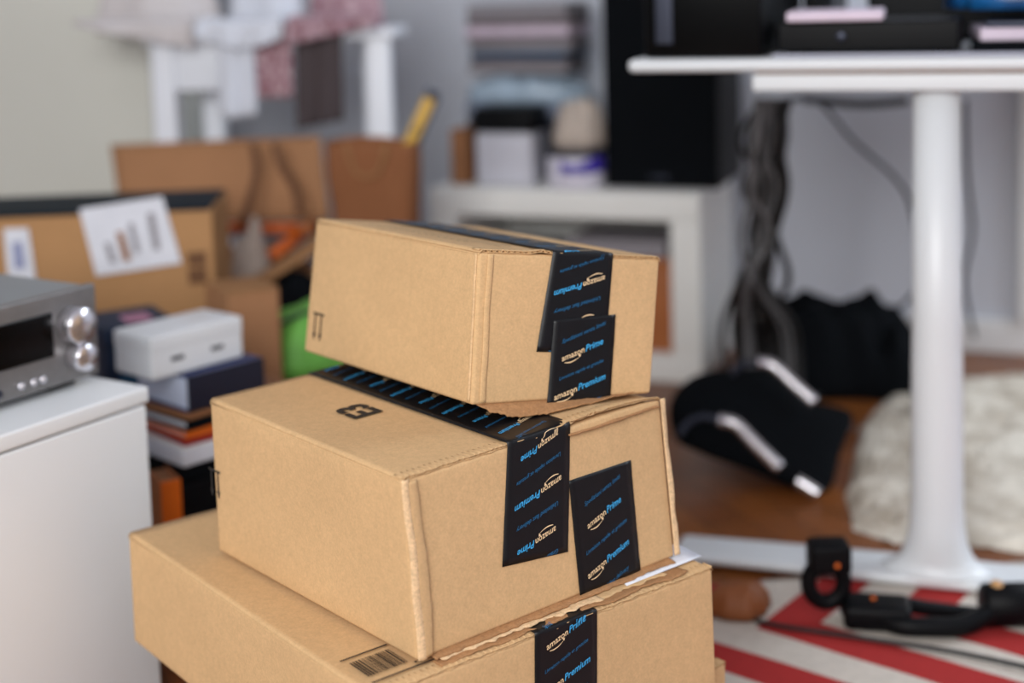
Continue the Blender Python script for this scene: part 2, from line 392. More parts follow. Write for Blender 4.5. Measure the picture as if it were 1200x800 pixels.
# --- tape with printed lettering
ROWS = [('amazon', 'Prime'), 'Livraison rapide et gratuite', ('amazon', 'Premium'), 'Unlimited fast delivery', ('amazon', 'Prime'), 'Gratis Premiumversand', ('amazon', 'Premium'), 'Spedizioni senza limiti']
def lettering(root_tape, mapf, w, v0, v1, slant, flip, phase, pitch=.0190, fold=True, wx=.0):
    """mapf(u, v, off) with u in [-w/2, w/2] across and v metres along; text clipped to the tape"""
    sets = {'cream_lettering': ([], []), 'blue_lettering': ([], []), 'small_lettering': ([], [])}
    def put(key, vs, fs):
        V, F = sets[key]; k = len(V); V.extend(vs); F.extend([tuple(i+k for i in f) for f in fs])
    ca, sa = math.cos(slant), math.sin(slant)
    i0 = int(math.floor((v0-phase)/pitch))-2; i1 = int(math.ceil((v1-phase)/pitch))+2
    for i in range(i0, i1+1):
        row = ROWS[i % len(ROWS)]; vc = phase+i*pitch
        if v0 == 0 and vc < .006: continue
        def tr(pts, ox, sc, squash=1):
            out = []
            for x, y in pts:
                X, Y = ox+x*sc, y*sc*squash
                if flip: X, Y = -X, -Y
                # up is -v ; slanted upwards to the right
                u = X*ca - Y*sa*.0 + wx; v = vc - (Y + X*sa)
                out.append((u - Y*sa*.3, v))
            return out
        if isinstance(row, tuple):
            a, af, aw = text2d(row[0], .009); b, bf, bw = text2d(row[1], .018, .2)
            sc = .0086; sb = .0089
            tot = aw*sc+bw*sb+.0016
            x0 = -tot/2
            put('cream_lettering', tr(a, x0, sc), af)
            put('blue_lettering', tr(b, x0+aw*sc+.0014, sb), bf)
            # smile under the word
            cv = []; cf = []; n = 12; xa = x0+aw*sc*.12; xb = x0+aw*sc*.80
            for k in range(n+1):
                t = k/n; x = xa+(xb-xa)*t; d = -.0024-math.sin(math.pi*t)*.0020; th = .0004*math.sin(math.pi*min(1, t*.9+.12))+.00015
                cv += [(x, d-th), (x, d+th)]
            for k in range(n): cf.append((2*k, 2*k+2, 2*k+3, 2*k+1))
            nb = len(cv); cv += [(xb-.0022, -.0002), (xb+.0012, -.0006), (xb+.0004, -.0034)]; cf.append((nb, nb+2, nb+1))
            put('cream_lettering', tr(cv, 0, 1), cf)
        else:
            a, af, aw = text2d(row, .012, .2); sc = min(.0058, w*.72/aw)
            put('small_lettering', tr(a, -aw*sc/2, sc), af)
    for key, m in (('cream_lettering', M['ink_cream']), ('blue_lettering', M['ink_blue']), ('small_lettering', M['ink_dim'])):
        V, F = sets[key]
        bm = bmesh.new(); vv = [bm.verts.new((p[0], p[1], 0)) for p in V]
        for f in F:
            try: bm.faces.new([vv[i] for i in f])
            except ValueError: pass
        def cut(co, no, clear):
            bmesh.ops.bisect_plane(bm, geom=bm.verts[:]+bm.edges[:]+bm.faces[:], plane_co=co, plane_no=no, clear_outer=clear)
        e = .0006
        cut((w/2-e, 0, 0), (1, 0, 0), True); cut((-w/2+e, 0, 0), (-1, 0, 0), True); cut((0, v1-e, 0), (0, 1, 0), True); cut((0, v0+e, 0), (0, -1, 0), True)
        for c in (-.004, 0, .004):
            if v0 < c < v1: cut((0, c, 0), (0, 1, 0), False)
        bm.verts.ensure_lookup_table(); bm.verts.index_update()
        mb = MB()
        vs = [mapf(p.co.x, p.co.y, .00035) for p in bm.verts]; fs = [[q.index for q in f.verts] for f in bm.faces]
        bm.free()
        if fs:
            mb.add(vs, fs); mb.build(key, m, root_tape, smooth=False)
def tape_on_front(root, B, quad, v_back=None, pitch=.0208, slant=.28, flip=False, phase=0.0, zoff=.0009, seed=0, top_u=None, zt=0.0, name='tape', rag=0.0, clampf=None):
    """quad: TL, TR, BR, BL pixels on the front face; v_back: how far it also runs over the top (metres)"""
    TL, TR, BR, BL = [B.inv('front', *p) for p in quad]
    if v_back:
        ext = lambda T_, B_: tuple(Vector(B_)+(Vector(T_)-Vector(B_))*((B.H-B_[1])/(T_[1]-B_[1])))
        TL, TR = ext(TL, BL), ext(TR, BR)
    w = (Vector(TR)-Vector(TL)).length; w2 = (Vector(BR)-Vector(BL)).length; w = (w+w2)/2
    Lf = ((Vector(BL)-Vector(TL)).length+(Vector(BR)-Vector(TR)).length)/2
    v0 = -(v_back or 0.0)
    Hh = B.H
    def frontpt(s, v, off):   # s 0..1 across, v 0..Lf down
        t = v/Lf; a = (1-s)*TL[0]*(1-t)+s*TR[0]*(1-t)+(1-s)*BL[0]*t+s*BR[0]*t
        b = (1-s)*TL[1]*(1-t)+s*TR[1]*(1-t)+(1-s)*BL[1]*t+s*BR[1]*t
        wr = .0004*ns((s*3, v*40, 0), 3, seed)
        return B.P(a, -(zoff+off+wr), b)
    def toppt(s, v, off):     # v negative
        a = top_u[0]*(1-s)+top_u[1]*s if top_u else TL[0]*(1-s)+TR[0]*s
        tt = min(1, -v/(v_back or 1)); a += (top_u[2] if top_u and len(top_u) > 2 else 0)*tt
        p = B.P(a, -v, Hh+zt+off+.0004)
        return clampf(p, off) if clampf else p
    r = .004
    def mapf(u, v, off):
        s = u/w+.5
        if not v_back: return frontpt(s, v, off)
        if v >= r: return frontpt(s, v, off)
        if v <= -r: return toppt(s, v, off)
        a = toppt(s, -r, off); b = frontpt(s, r, off); t = (v+r)/(2*r)
        c = B.P(TL[0]*(1-s)+TR[0]*s, -(zoff+off+.0016), Hh+zt+off+.0016)
        return (a*(1-t)+b*t)*.55+c*.45 if 0.01 < t < .99 else a*(1-t)+b*t
    mb = MB(); n = 70 if v_back else 30
    vv = [v0+(Lf-v0)*k/n for k in range(n+1)]
    if v_back: vv = sorted(set([round(x, 5) for x in vv if abs(x) > .0045]+[-.004, -.002, 0, .002, .004]))
    n = len(vv)-1
    def fn(uu, t):
        return mapf((uu-.5)*w, vv[min(n, int(round(t*n)))], 0)
    mb.sheet(fn, 10, n, .0003)
    tp = mb.build(name, M['tape'], root)
    lettering(tp, mapf, w, v0, Lf, slant, flip, phase, pitch)
    return tp, mapf, w, Lf

def print_on(root, B, face, shapes, m, name, off=.0006, label=None):
    """shapes: list of polygons in the (a,b) metric coordinates of the face"""
    mb = MB()
    for poly in shapes:
        if face == 'left': vs = [B.P(-off, a, b) for a, b in poly]
        elif face == 'front': vs = [B.P(a, -off, b) for a, b in poly]
        else: vs = [B.P(a, b, B.H+off) for a, b in poly]
        mb.add(vs, [tuple(range(len(vs)))])
    o = mb.build(name, m, root, smooth=False)
    if label: o['label'] = label
    return o
def rect(a0, b0, a1, b1): return [(a0, b0), (a1, b0), (a1, b1), (a0, b1)]
def arrows(root, B, px, size=1.0):
    """two down arrows hanging from a bar, on the left face. px = (x,y) of the bar's right end"""
    a, b = B.inv('left', *px); s = size; sh = []
    wd = .024*s; hh = .030*s
    sh.append(rect(a, b-.0022*s, a+wd, b))
    for k in (.25, .78):
        c = a+wd*k
        sh.append(rect(c-.0013*s, b-hh*.78, c+.0013*s, b-.001))
        sh.append([(c-.0034*s, b-hh*.72), (c, b-hh), (c+.0034*s, b-hh*.72)])
    print_on(root, B, 'left', sh, M['ink_black'], 'arrow_mark', label='printed pair of black arrows')

# --- box standing on the floor under all the others
p4 = thing('cardboard_box', 'lowest brown carton in the stack, only its corners peeking out under the big box', 'box', g(500, 860, 0), 'stacked shipping cartons')
dirx = (bot.C[(1,0,0)]-bot.C[(0,0,0)]).normalized(); diry = (bot.C[(0,1,0)]-bot.C[(0,0,0)]).normalized()
c4 = bot.C[(0,0,0)]+dirx*.045+diry*.03; c4.z = 0
d4x = dirx*.385+diry*.0
C4 = {}
for i in (0, 1):
    for j in (0, 1):
        for k in (0, 1): C4[(i, j, k)] = c4+dirx*(.40*i)+diry*(.415*j)+Vector((0, 0, .1435*k))
low = Box(C4, .40, .415, .1435)
carton_body(p4, low, 9)
flap(p4, low, 0, .199, low.H-.0034, 31, clampf=None); flap(p4, low, .201, .40, low.H-.0034, 32)
MB().rbox((.165, -.0012, .06), (.235, .0, low.H-.001), .0005, .05, low.P).build('tape', M['tape'], p4)

# --- big bottom box of the photo
pB = thing('cardboard_box', 'wide brown carton under the two smaller ones, barcode and white label on its top', 'box', bot.C[(0,0,0)], 'stacked shipping cartons')
carton_body(pB, bot, 1)
tb_a = bot.inv('front', 626, 752)[0]; tb_b = bot.inv('front', 699, 722)[0]
seam = (tb_a+tb_b)/2
flap(pB, bot, 0, seam-.0008, bot.H-.0034, 2, .0026, lift=lambda x, y: -.0012*max(0, 1-y/.03)*(ns((x, 0, 0), 25, 1)+.5))
flap(pB, bot, seam+.0008, bot.W, bot.H-.0034, 3, .0026, lift=lambda x, y: -.0012*max(0, 1-y/.03)*(ns((x, 0, 0), 25, 2)+.5))
xs0 = bot.inv('top', 520, 782)[0]
ragged_strip(pB, bot, 'torn_flap_edge', xs0, bot.W-.03, .04, .004, bot.H+.0006, 4, M['card_in'], rag=.004, th=.0008)
ragged_strip(pB, bot, 'torn_flap_edge', xs0+.006, seam+.055, .05, .0105, bot.H+.0018, 14, M['card_torn'], rag=.0055, th=.0009)
ragged_strip(pB, bot, 'torn_flap_edge', seam+.02, bot.W-.05, .05, .013, bot.H+.0018, 17, M['card'], rag=.006, th=.0009)
ctr = (tb_a+tb_b)/2
tape_on_front(pB, bot, [(626, 752), (699, 722), (699, 858), (626, 888)], v_back=.30, slant=.30, flip=False, phase=.0125, zt=.0002, seed=3)
print_sh = []
def toprect(p, q, r_, s_): return [bot.inv('top', *x) for x in (p, q, r_, s_)]
rnd = random.Random(5)
A0 = Vector(bot.inv('top', 409, 779)); A1 = Vector(bot.inv('top', 432, 794.5)); A2 = Vector(bot.inv('top', 480, 777)); A3 = Vector(bot.inv('top', 455, 762))
ex = (A3-A0); ey = (A1-A0); bars = []
t = 0.0
while t < 1.0:
    wbar = rnd.choice([.018, .03, .045]); gap = rnd.choice([.016, .022, .034])
    p0 = A0+ex*t; p1 = A0+ex*min(1, t+wbar); bars.append([tuple(p0), tuple(p1), tuple(p1+ey), tuple(p0+ey)]); t += wbar+gap
u_ = ex.normalized(); w_ = ey.normalized()
ln0 = A0-w_*.007-u_*.004; ln1 = A3-w_*.007+u_*.004
bars.append([tuple(ln0), tuple(ln1), tuple(ln1-w_*.0022), tuple(ln0-w_*.0022)])
ln0 = A1+w_*.010-u_*.004; ln1 = A1+w_*.010+u_*.098
bars.append([tuple(ln0), tuple(ln1), tuple(ln1+w_*.0022), tuple(ln0+w_*.0022)])
for k in range(3):
    a_ = A1+w_*.003+u_*(.044+k*.0035); bars.append([tuple(a_), tuple(a_+u_*.0024), tuple(a_+u_*.0024+w_*.003), tuple(a_+w_*.003)])
print_on(pB, bot, 'top', bars, M['ink_black'], 'barcode', off=.0016, label='printed black barcode between two lines')
Lq = [bot.inv('top', *p) for p in ((738, 690), (826, 655), (796, 640), (712, 668))]
lb = MB(); lb.sheet(lambda u, v: bot.P(Lq[0][0]*(1-u)*(1-v)+Lq[1][0]*u*(1-v)+Lq[2][0]*u*v+Lq[3][0]*(1-u)*v, Lq[0][1]*(1-u)*(1-v)+Lq[1][1]*u*(1-v)+Lq[2][1]*u*v+Lq[3][1]*(1-u)*v+.004, bot.H+.0018), 6, 6, .0004)
lab = lb.build('shipping_label', M['paper'], pB); lab['label'] = 'white paper shipping label'
lq = lambda u, v: bot.P(Lq[0][0]*(1-u)*(1-v)+Lq[1][0]*u*(1-v)+Lq[2][0]*u*v+Lq[3][0]*(1-u)*v, Lq[0][1]*(1-u)*(1-v)+Lq[1][1]*u*(1-v)+Lq[2][1]*u*v+Lq[3][1]*(1-u)*v+.004, bot.H+.0026)
lm = MB()
for k in range(9):
    u0 = .25+k*.06; lm.add([lq(u0, .45), lq(u0+.03, .45), lq(u0+.03, .8), lq(u0, .8)], [(0, 1, 2, 3)])
lm.build('label_print', M['ink_black'], lab, smooth=False)

# --- middle box
def under_top(p, off=0):
    # the heavy top box presses the middle box down
    e1 = tR-tF; e2 = tL-tF; n = e1.cross(e2); n.normalize()
    d = p-tF
    det = e1.x*e2.y-e1.y*e2.x; a = (d.x*e2.y-d.y*e2.x)/det; b = (e1.x*d.y-e1.y*d.x)/det
    m_ = .06
    k = min(a+m_, 1+m_-a, b+m_, 1+m_-b)/m_
    if k <= 0: return p
    zt = (tF+e1*a+e2*b).z-.0042+off
    if p.z > zt: p = Vector((p.x, p.y, p.z+(zt-p.z)*min(1, k)))
    return p
pM = thing('cardboard_box', 'middle brown carton with E3 print and two black tape strips on its front', 'box', mid.C[(0,0,0)], 'stacked shipping cartons')
carton_body(pM, mid, 5, .002, clampf=lambda p: under_top(p, -.0045))
ta = mid.inv('front', 593, 522)[0]; tb = mid.inv('front', 668, 497)[0]; ms = (ta+tb)/2
flap(pM, mid, 0, ms-.0008, mid.H-.0034, 12, .0022, clampf=lambda p: under_top(p, -.001))
flap(pM, mid, ms+.0008, mid.W, mid.H-.0034, 13, .003, lift=lambda x, y: .004*max(0, 1-y/.05)*max(0, math.sin((x-ms)/(mid.W-ms)*math.pi))*1.0, clampf=lambda p: under_top(p, -.001))
ragged_strip(pM, mid, 'torn_flap_edge', ms+.036, mid.W-.006, .05, -.004, mid.H-.009, 15, M['card_in'], droop=.001, rag=.0022, th=.0012)
tape_on_front(pM, mid, [(594, 523), (667.5, 497), (665, 646), (588, 664)], v_back=mid.D-.002, slant=.30, flip=True, phase=.0093, pitch=.0214, zt=.0012, seed=1,
              top_u=(ta, tb, mid.inv('top', 366, 431)[0]-ta if False else 0.0), clampf=lambda p, off: under_top(p, -.0006+off))
tape_on_front(pM, mid, [(666, 563), (738.5, 538.5), (750, 668), (679, 698)], slant=.30, flip=False, phase=.043, pitch=.0222, seed=2)
# open glue flap on the near corner
gf = MB()
def glue(x0, x1, seed, th, zz):
    def fn(u, v):
        z = .002+(mid.H-.007)*v
        a = x0+.0018*ns((0, z, 0), 35, seed); b = x1+.0032*ns((1, z, 0), 26, seed)-.006*abs(v-.45)**1.5*2+.0008*ns((1, z, 0), 120, seed)
        x = a+(b-a)*u
        return mid.P(x, -zz-.0012*math.sin(u*math.pi)-.0004, z)
    return fn
gf.sheet(glue(.002, .0185, 4, 0, .0008), 8, 50, .0012)
gf.build('glue_flap', M['card'], pM)
ge = MB()
def ridge(u, v):
    z = .001+(mid.H-.003)*v; x = .0005+.0035*ns((0, z, 0), 22, 2)+.0035*(1-v)*0+(.0105-.003*v)*u
    return mid.P(x-.001, -.0012-.0022*math.sin(u*math.pi), z)
ge.sheet(ridge, 6, 60, .0006)
ge.build('worn_corner_edge', M['card_torn'], pM)['label'] = 'pale scuffed corner edge'
# doubled board at the far right edge
ragged_strip(pM, mid, 'crushed_edge', 0, 0, 0, 0, 0, 1, M['card_torn']) if False else None
re_ = MB()
def redge(u, v):
    z = .002+(mid.H-.006)*v
    return mid.P(mid.W-.0012+(.006+.0022*ns((0, z, 0), 40, 6))*u, -.0006+.004*ns((2, z, 0), 18, 3)*u, z)
re_.sheet(redge, 3, 60, .0016); re_.build('torn_corner_edge', M['card_torn'], pM)['label'] = 'pale split board edge'
# sagging bottom flap along the front
ragged_strip(pM, mid, 'bottom_flap', .015, mid.W-.008, .03, -.007, .0030, 21, M['card_in'], droop=.0035, rag=.003, th=.0012)
# E3 print on top : reading along +y, up = -x
vs, fs, wd = text2d('E3', .03)
e0 = mid.inv('top', 432, 487); s3 = .046
mb = MB(); mb.add([mid.P(e0[0]+.36*s3-y*s3, e0[1]+x*s3*.95, mid.H+.0007) for x, y in vs], fs); mb.build('printed_mark', M['ink_black'], pM, smooth=False)['label'] = 'printed black E3'
arrows(pM, mid, (258.5, 553))

# --- top box
pT = thing('cardboard_box', 'topmost brown carton with overlapping black tapes on its front, slightly tilted', 'box', top.C[(0,0,0)], 'stacked shipping cartons')
carton_body(pT, top, 7, .0018)
ta = top.inv('front', 648, 292)[0]; tb = top.inv('front', 718, 297)[0]; ts = (ta+tb)/2
flap(pT, top, 0, ts-.0008, top.H-.0034, 17, .0018, lift=lambda x, y: .002*math.exp(-((x-(ts-.045))/.01)**2)*max(0, 1-y/.03))
flap(pT, top, ts+.0008, top.W, top.H-.0034, 18, .0018)
tape_on_front(pT, top, [(648, 292), (718, 297), (709, 413), (628, 412)], v_back=top.D-.002, slant=.30, flip=True, phase=-.0096, pitch=.0199, zt=.0008, seed=4)
tape_on_front(pT, top, [(648, 375), (720.5, 368), (714, 467), (640, 473)], slant=.30, flip=False, phase=.035, pitch=.0184, zoff=.0015, seed=5)
cr = MB()
def crease(u, v):
    z = .002+(top.H-.007)*v
    return top.P(.0075+.0012*ns((0, z, 0), 25, 3)+.006*u+.001*v, -.0004-.0008*math.sin(u*math.pi), z)
cr.sheet(crease, 6, 40, .0005); cr.build('corner_crease', M['card'], pT)
cr = MB()
def crease2(u, v):
    z = .003+(top.H-.008)*v
    return top.P(-.0006-.0008*math.sin(u*math.pi), .003+.004*u+.0008*ns((0, z, 0), 25, 8), z)
cr.sheet(crease2, 5, 40, .0004); cr.build('corner_crease', M['card_edge'], pT)
# printed line pairs on the top face
lines = []
for k, bx in enumerate((.040, .052)):
    p = rect(bx, .03, bx+.0016, top.D-.08-k*.01); lines.append(p)
for k in range(16): lines.append(rect(.024, .06+k*.012, .0262, .068+k*.012))
print_on(pT, top, 'top', lines, M['ink_black'], 'printed_lines', off=.0009)
arrows(pT, top, (380.5, 368.5))
# bottom flap hanging open and resting on the middle box
fm = MB()
Q = [atz(556, 477, .4475), atz(655, 494, .4395), atz(745, 466, .4335)]
def bfl(u, v):
    x = .006+(top.W-.012)*u
    base = top.P(x, .004, .0015)
    tip = top.P(x, .004, .0015)+Vector((-.012, -.026, -.0110))*max(0.0, math.sin(min(1, u/.98)*math.pi)**.8)
    tip.z = max(tip.z, .4375)if tip.z < .4375 else tip.z
    w = .0030*ns((x, 0, 0), 60, 4)+.0022*ns((x, 0, 0), 210, 4)
    p = base.lerp(tip, v); p.y -= abs(w)*v; p.z += w*v*.6
    return p
fm.sheet(bfl, 90, 6, .0012); fm.build('bottom_flap', M['card_in'], pT)

# ------------------------------------------------------------------ helpers for furniture
def bx(m_, lo, hi, T, r=.003, cell=.3): return m_.rbox(lo, hi, r, cell, T)
def one(name, lo, hi, T, m, parent=None, r=.003, cell=.3, loc=None): return MB().rbox(lo, hi, r, cell, T).build(name, m, parent, loc or T((lo[0]+hi[0])/2, (lo[1]+hi[1])/2, lo[2]))
def heap(T, rx, ry, h, seed, m, name, parent=None, n=46, rough=.35, fs=9, flat=.6, edge=.16, loc=None):
    """a crumpled soft thing lying on z=0 of its frame"""
    mb = MB(); vs = []; fc = []
    NA = n*2; NR = n
    for i in range(NR+1):
        r = i/NR
        for k in range(NA):
            a = 2*math.pi*k/NA; c, s = math.cos(a), math.sin(a)
            R_ = 1+edge*2*noise.noise(Vector((c*1.4+seed, s*1.4, seed*2)))
            x, y = rx*r*R_*c, ry*r*R_*s
            z = h*(1-r**3)**flat if r < 1 else 0
            f = noise.noise(Vector((x*fs+seed, y*fs, 0)))+.5*noise.noise(Vector((x*fs*2.3, y*fs*2.3+seed, 3)))
            f2 = 1-abs(noise.noise(Vector((x*fs*1.2, y*fs*.8, seed+5))))*2
            z = max(0.0005 if r < 1 else 0, z*(1+rough*f+rough*.5*f2))
            vs.append((x, y, z))
    for i in range(NR):
        for k in range(NA): fc.append((i*NA+k, (i+1)*NA+k, (i+1)*NA+(k+1) % NA, i*NA+(k+1) % NA))
    fc.append(tuple(range(NR*NA+NA-1, NR*NA-1, -1)))
    mb.add(vs, fc, T); return mb.build(name, m, parent, loc or T(0, 0, 0))
def cloth(fn, m, name, parent=None, loc=(0, 0, 0), nu=40, nv=40, th=.003): return MB().sheet(fn, nu, nv, th).build(name, m, parent, loc)

# ------------------------------------------------------------------ left: white cabinet with receiver
cc = atz(173, 452, .388)                      # near right top corner of the cabinet
CY = math.atan2(.838, .545)                   # direction of the visible front, seen going away
CF = frame((cc.x, cc.y, 0), CY)               # x along the front (negative = towards camera), y to the left/back
t = thing('low_cabinet', 'glossy white low cabinet at the left edge under the silver receiver', 'cabinet', CF(0, 0, 0))
one('body', (-1.15, .019, .02), (-.001, .42, .368), CF, M['white'], t, .002)
one('top_panel', (-1.152, -.002, .369), (0, .422, .388), CF, M['white'], t, .003)
one('door', (-.575, 0, .02), (-.003, .018, .366), CF, M['white'], t, .003)
one('door', (-1.15, 0, .02), (-.579, .018, .366), CF, M['white'], t, .003)
for x, y in ((-1.1, .06), (-.05, .06), (-1.1, .38), (-.05, .38)): one('foot', (x-.02, y-.02, 0), (x+.02, y+.02, .02), CF, M['black'], t)

ra = atz(118, 441, .394)
RF = frame((ra.x, ra.y, .3885), CY)
t = thing('av_receiver', 'silver hi-fi receiver with black display on the white cabinet', 'receiver', RF(0, 0, 0))
RW, RH, RD = .43, .118, .34
one('body', (-RW+.003, .012, .012), (-.003, RD, RH-.002), RF, M['silver_top'], t, .004)
fp = one('front_panel', (-RW, 0, .010), (0, .012, RH), RF, M['silver'], t, .003)
one('display', (-RW+.06, -.0025, .046), (-.066, .001, .097), RF, M['blackgloss'], fp, .0015)
for x, y in ((-RW+.04, .04), (-.04, .04), (-RW+.04, .3), (-.04, .3)): one('foot', (x-.02, y-.02, 0), (x+.02, y+.02, .0115), RF, M['black'], t)
def ydisc(m_, x, z, r, y0, y1, T, n=32, bevel=.0015):
    prof = [(r*.9, 0), (r, bevel), (r, (y1-y0)-bevel), (r-bevel, y1-y0)]
    return m_.lathe(prof, n, lambda a, b, c: T(x+a, y1-c, z+b) if False else T(x+a, y0+(y1-y0)-c, z+b))
for (x, z, r) in ((-.040, .078, .021), (-.036, .040, .016)):
    k = MB(); ydisc(k, x, z, r, -.024, 0, RF); k.build('volume_knob' if r > .02 else 'selector_knob', M['chrome'], t)
for x in (-.098, -.085, -.115): k = MB(); ydisc(k, x, .024, .0045, -.006, 0, RF, 16); k.build('button', M['chrome'], t)
for x in (-.165, -.145, -.20, -.22): k = MB(); ydisc(k, x, .022, .0045, -.006, 0, RF, 16); k.build('button', M['greydark'], t)
vm = MB()
for k in range(14): vm.rbox((-RW+.08+k*.02, .08, RH-.0022), (-RW+.09+k*.02, .28, RH-.0014), .0003, .3, RF)
vm.build('cooling_vent', M['black'], t)

# ------------------------------------------------------------------ left: pile of boxes and books beside the cabinet
def book(T, lo, hi, cover, pages, label, name='book', cat='book', group=None, spine=None):
    t = thing(name, label, cat, T((lo[0]+hi[0])/2, (lo[1]+hi[1])/2, lo[2]), group)
    one('cover', lo, (hi[0], hi[1], lo[2]+.003), T, cover, t, .001)
    one('cover', (lo[0], lo[1], hi[2]-.003), hi, T, cover, t, .001)
    one('spine', (lo[0], lo[1]-.001, lo[2]), (hi[0], lo[1]+.002, hi[2]), T, spine or cover, t, .001)
    one('page_block', (lo[0]+.003, lo[1]+.002, lo[2]+.003), (hi[0]-.003, hi[1]-.003, hi[2]-.003), T, pages, t, .0005)
    return t
Yp = 1.95
kx = at(186, 590, Yp)
PF = lambda px, yaw, z=0, Y=Yp: frame((at(px, 500, Y).x, Y, z), yaw)
# crate at the base, black with orange board beside
PY_ = math.radians(48)
cz = at(208, 548, 1.85).z
base = frame((at(207, 548, 1.85).x, 1.85, 0), PY_)
t = thing('storage_crate', 'black crate on the floor carrying the pile of books beside the white cabinet', 'crate', base(.11, .07, 0))
one('body', (0, 0, .001), (.22, .14, cz-.027), base, M['black'], t, .006); one('lid', (-.002, -.002, cz-.0265), (.222, .142, cz), base, M['blackcloth'], t, .006)
one('side_grip', (.08, -.006, cz-.08), (.15, .002, cz-.06), base, M['greydark'], t, .003)
ob = frame((at(187, 548, 1.80).x, 1.80, 0), math.radians(30))
t = thing('folder', 'upright orange ring binder squeezed between the white cabinet and the black crate', 'folder', ob(0, .05, 0))
one('spine', (0, 0, .001), (.027, .003, cz-.002), ob, M['orange'], t, .001)
one('cover', (0, .003, .001), (.003, .07, cz-.002), ob, M['orange_dark'], t, .001); one('cover', (.024, .003, .001), (.027, .07, cz-.002), ob, M['orange_dark'], t, .001)
one('page_block', (.0035, .0035, .006), (.0235, .066, cz-.006), ob, M['brownbox'], t, .001)
def corner(px, Y, z, yaw=0): return frame((at(px, 500, Y).x, Y, z), PY_+yaw)
z = cz+.0008
T = corner(213, 1.845, z, -.03)
t = thing('paper_pad', 'thick white pad lying on the black crate under the coloured magazines', 'pad', T(.1, .07, 0))
one('page_block', (0, 0, 0), (.20, .13, .024), T, M['paper'], t, .003); one('cover', (.0, 0, .0242), (.20, .13, .0265), T, M['white_matt'], t, .001)
z += .0275
mags = [('red', .008, 'thin magazine with a red cover lying on the white pad'), ('orange', .010, 'orange paperback lying on the red magazine'), ('blackcloth', .014, 'thick black notebook in the pile between the orange paperback and the brown booklet'), ('brownbox', .006, 'brown booklet lying on the thick black notebook')]
for i, (c, h, l) in enumerate(mags):
    T = corner(215+i*2, 1.85, z, -.10+.05*i)
    book(T, (0, 0, 0), (.19, .13, h), M[c], M['paper'], l, group='books piled beside the cabinet'); z += h+.001
zw = at(182, 447, 1.84).z
T = corner(222, 1.86, z, -.02)
book(T, (0, 0, 0), (.125, .125, max(.02, zw-z-.001)), mat('dark_blue_cover', (26, 44, 98), .4), M['bluewhite'], 'thick book with blue covers, pale blue pages and a dark spine, under the white box', group='books piled beside the cabinet', spine=M['navydark'])
T = corner(182, 1.84, zw, .02)
t = thing('product_box', 'glossy white rectangular box on top of the book pile', 'box', T(.07, .04, 0))
bh = at(182, 396, 1.84).z-zw
one('body', (0, 0, 0), (.150, .085, bh-.0005), T, M['white'], t, .004); one('lid', (-.0006, -.0006, bh*.6), (.1506, .0856, bh), T, M['white'], t, .004)
for a in (.03, .095):
    k = MB(); k.rbox((a, -.0012, bh*.35), (a+.02, -.0006, bh*.45), .0003, .3, T); k.build('printed_mark', M['greydark'], t)
# navy carton behind, standing on the floor
T = frame((at(124, 430, 2.05).x, 2.05, 0), math.radians(30))
t = thing('product_box', 'dark navy box with a pink picture on its lid, standing beside the receiver', 'box', T(.05, .06, 0))
nh = at(150, 385, 2.05).z
one('body', (0, 0, .001), (.105, .12, nh-.003), T, M['navy'], t, .004); one('lid', (-.002, -.002, nh-.03), (.107, .122, nh), T, M['navy'], t, .004)
one('printed_picture', (.04, .02, nh+.0002), (.08, .07, nh+.0008), T, M['pink'], t, .0002)
one('printed_picture', (.02, -.0036, nh-.14), (.08, -.0024, nh-.06), T, M['teal'], t, .0002)

# labelled carton behind
LY = 2.32
lT = frame((at(-60, 300, LY).x, LY-.02, 0), math.radians(4))
lw = at(250, 300, LY).x-at(-60, 300, LY).x; zt = at(120, 250, LY).z
t = thing('cardboard_box', 'brown carton with two white shipping labels and a dark taped lid, at left', 'box', lT(lw/2, .15, 0))
one('body', (0, 0, .001), (lw, .21, zt), lT, M['card_bg'], t, .004)
zb = zt+.004
one('lid', (-.004, -.004, zt-.0005), (lw-.004, .212, zb), lT, mat('dark_lid', (8, 26, 38), .6, spec=.1), t, .003)
def decal(px4, Y, yoff, m, name, parent, T, th=.0012):
    # quad on the front plane y=yoff of frame T
    def hit(px, py):
        d = CM @ Vector((px-PX, -(py-PY), -FPX)); p0 = T(0, yoff, 0); nn = T(0, yoff+1, 0)-p0
        return CP+d*((p0-CP).dot(nn)/d.dot(nn))
    q = [hit(*p) for p in px4]; nn = (T(0, 0, 0)-T(0, 1, 0))
    mb = MB(); mb.sheet(lambda u, v: q[0]*(1-u)*(1-v)+q[1]*u*(1-v)+q[2]*u*v+q[3]*(1-u)*v+nn*.001, 2, 2, th)
    return mb.build(name, m, parent, smooth=False)
l1 = decal([(93, 245), (190, 230), (213, 308), (113, 323)], LY, -.004, M['paper'], 'shipping_label', t, lT)
for q_, m_ in (([(122, 285), (129, 284), (137, 308), (130, 309)], 'greypaper'), ([(136, 272), (144, 271), (154, 305), (145, 306)], 'brownbox'), ([(150, 262), (156, 261), (164, 296), (158, 297)], 'greypaper'), ([(172, 250), (180, 249), (188, 292), (180, 293)], 'greypaper')):
    decal(q_, LY, -.0065, M[m_], 'label_print', l1, lT, .0006)
l2 = decal([(4, 268), (33, 267), (42, 327), (10, 330)], LY, -.004, M['paper'], 'shipping_label', t, lT)
decal([(14, 284), (26, 283), (30, 314), (17, 315)], LY, -.0065, mat('label_blue', (150, 156, 190), .7), 'label_print', l2, lT, .0006)
for q_ in ([(219, 296), (241, 294), (242, 311), (221, 312)], [(220, 315), (242, 313), (243, 331), (222, 333)]):
    decal(q_, LY, -.002, M['ink_brown'], 'printed_mark', t, lT, .0006)
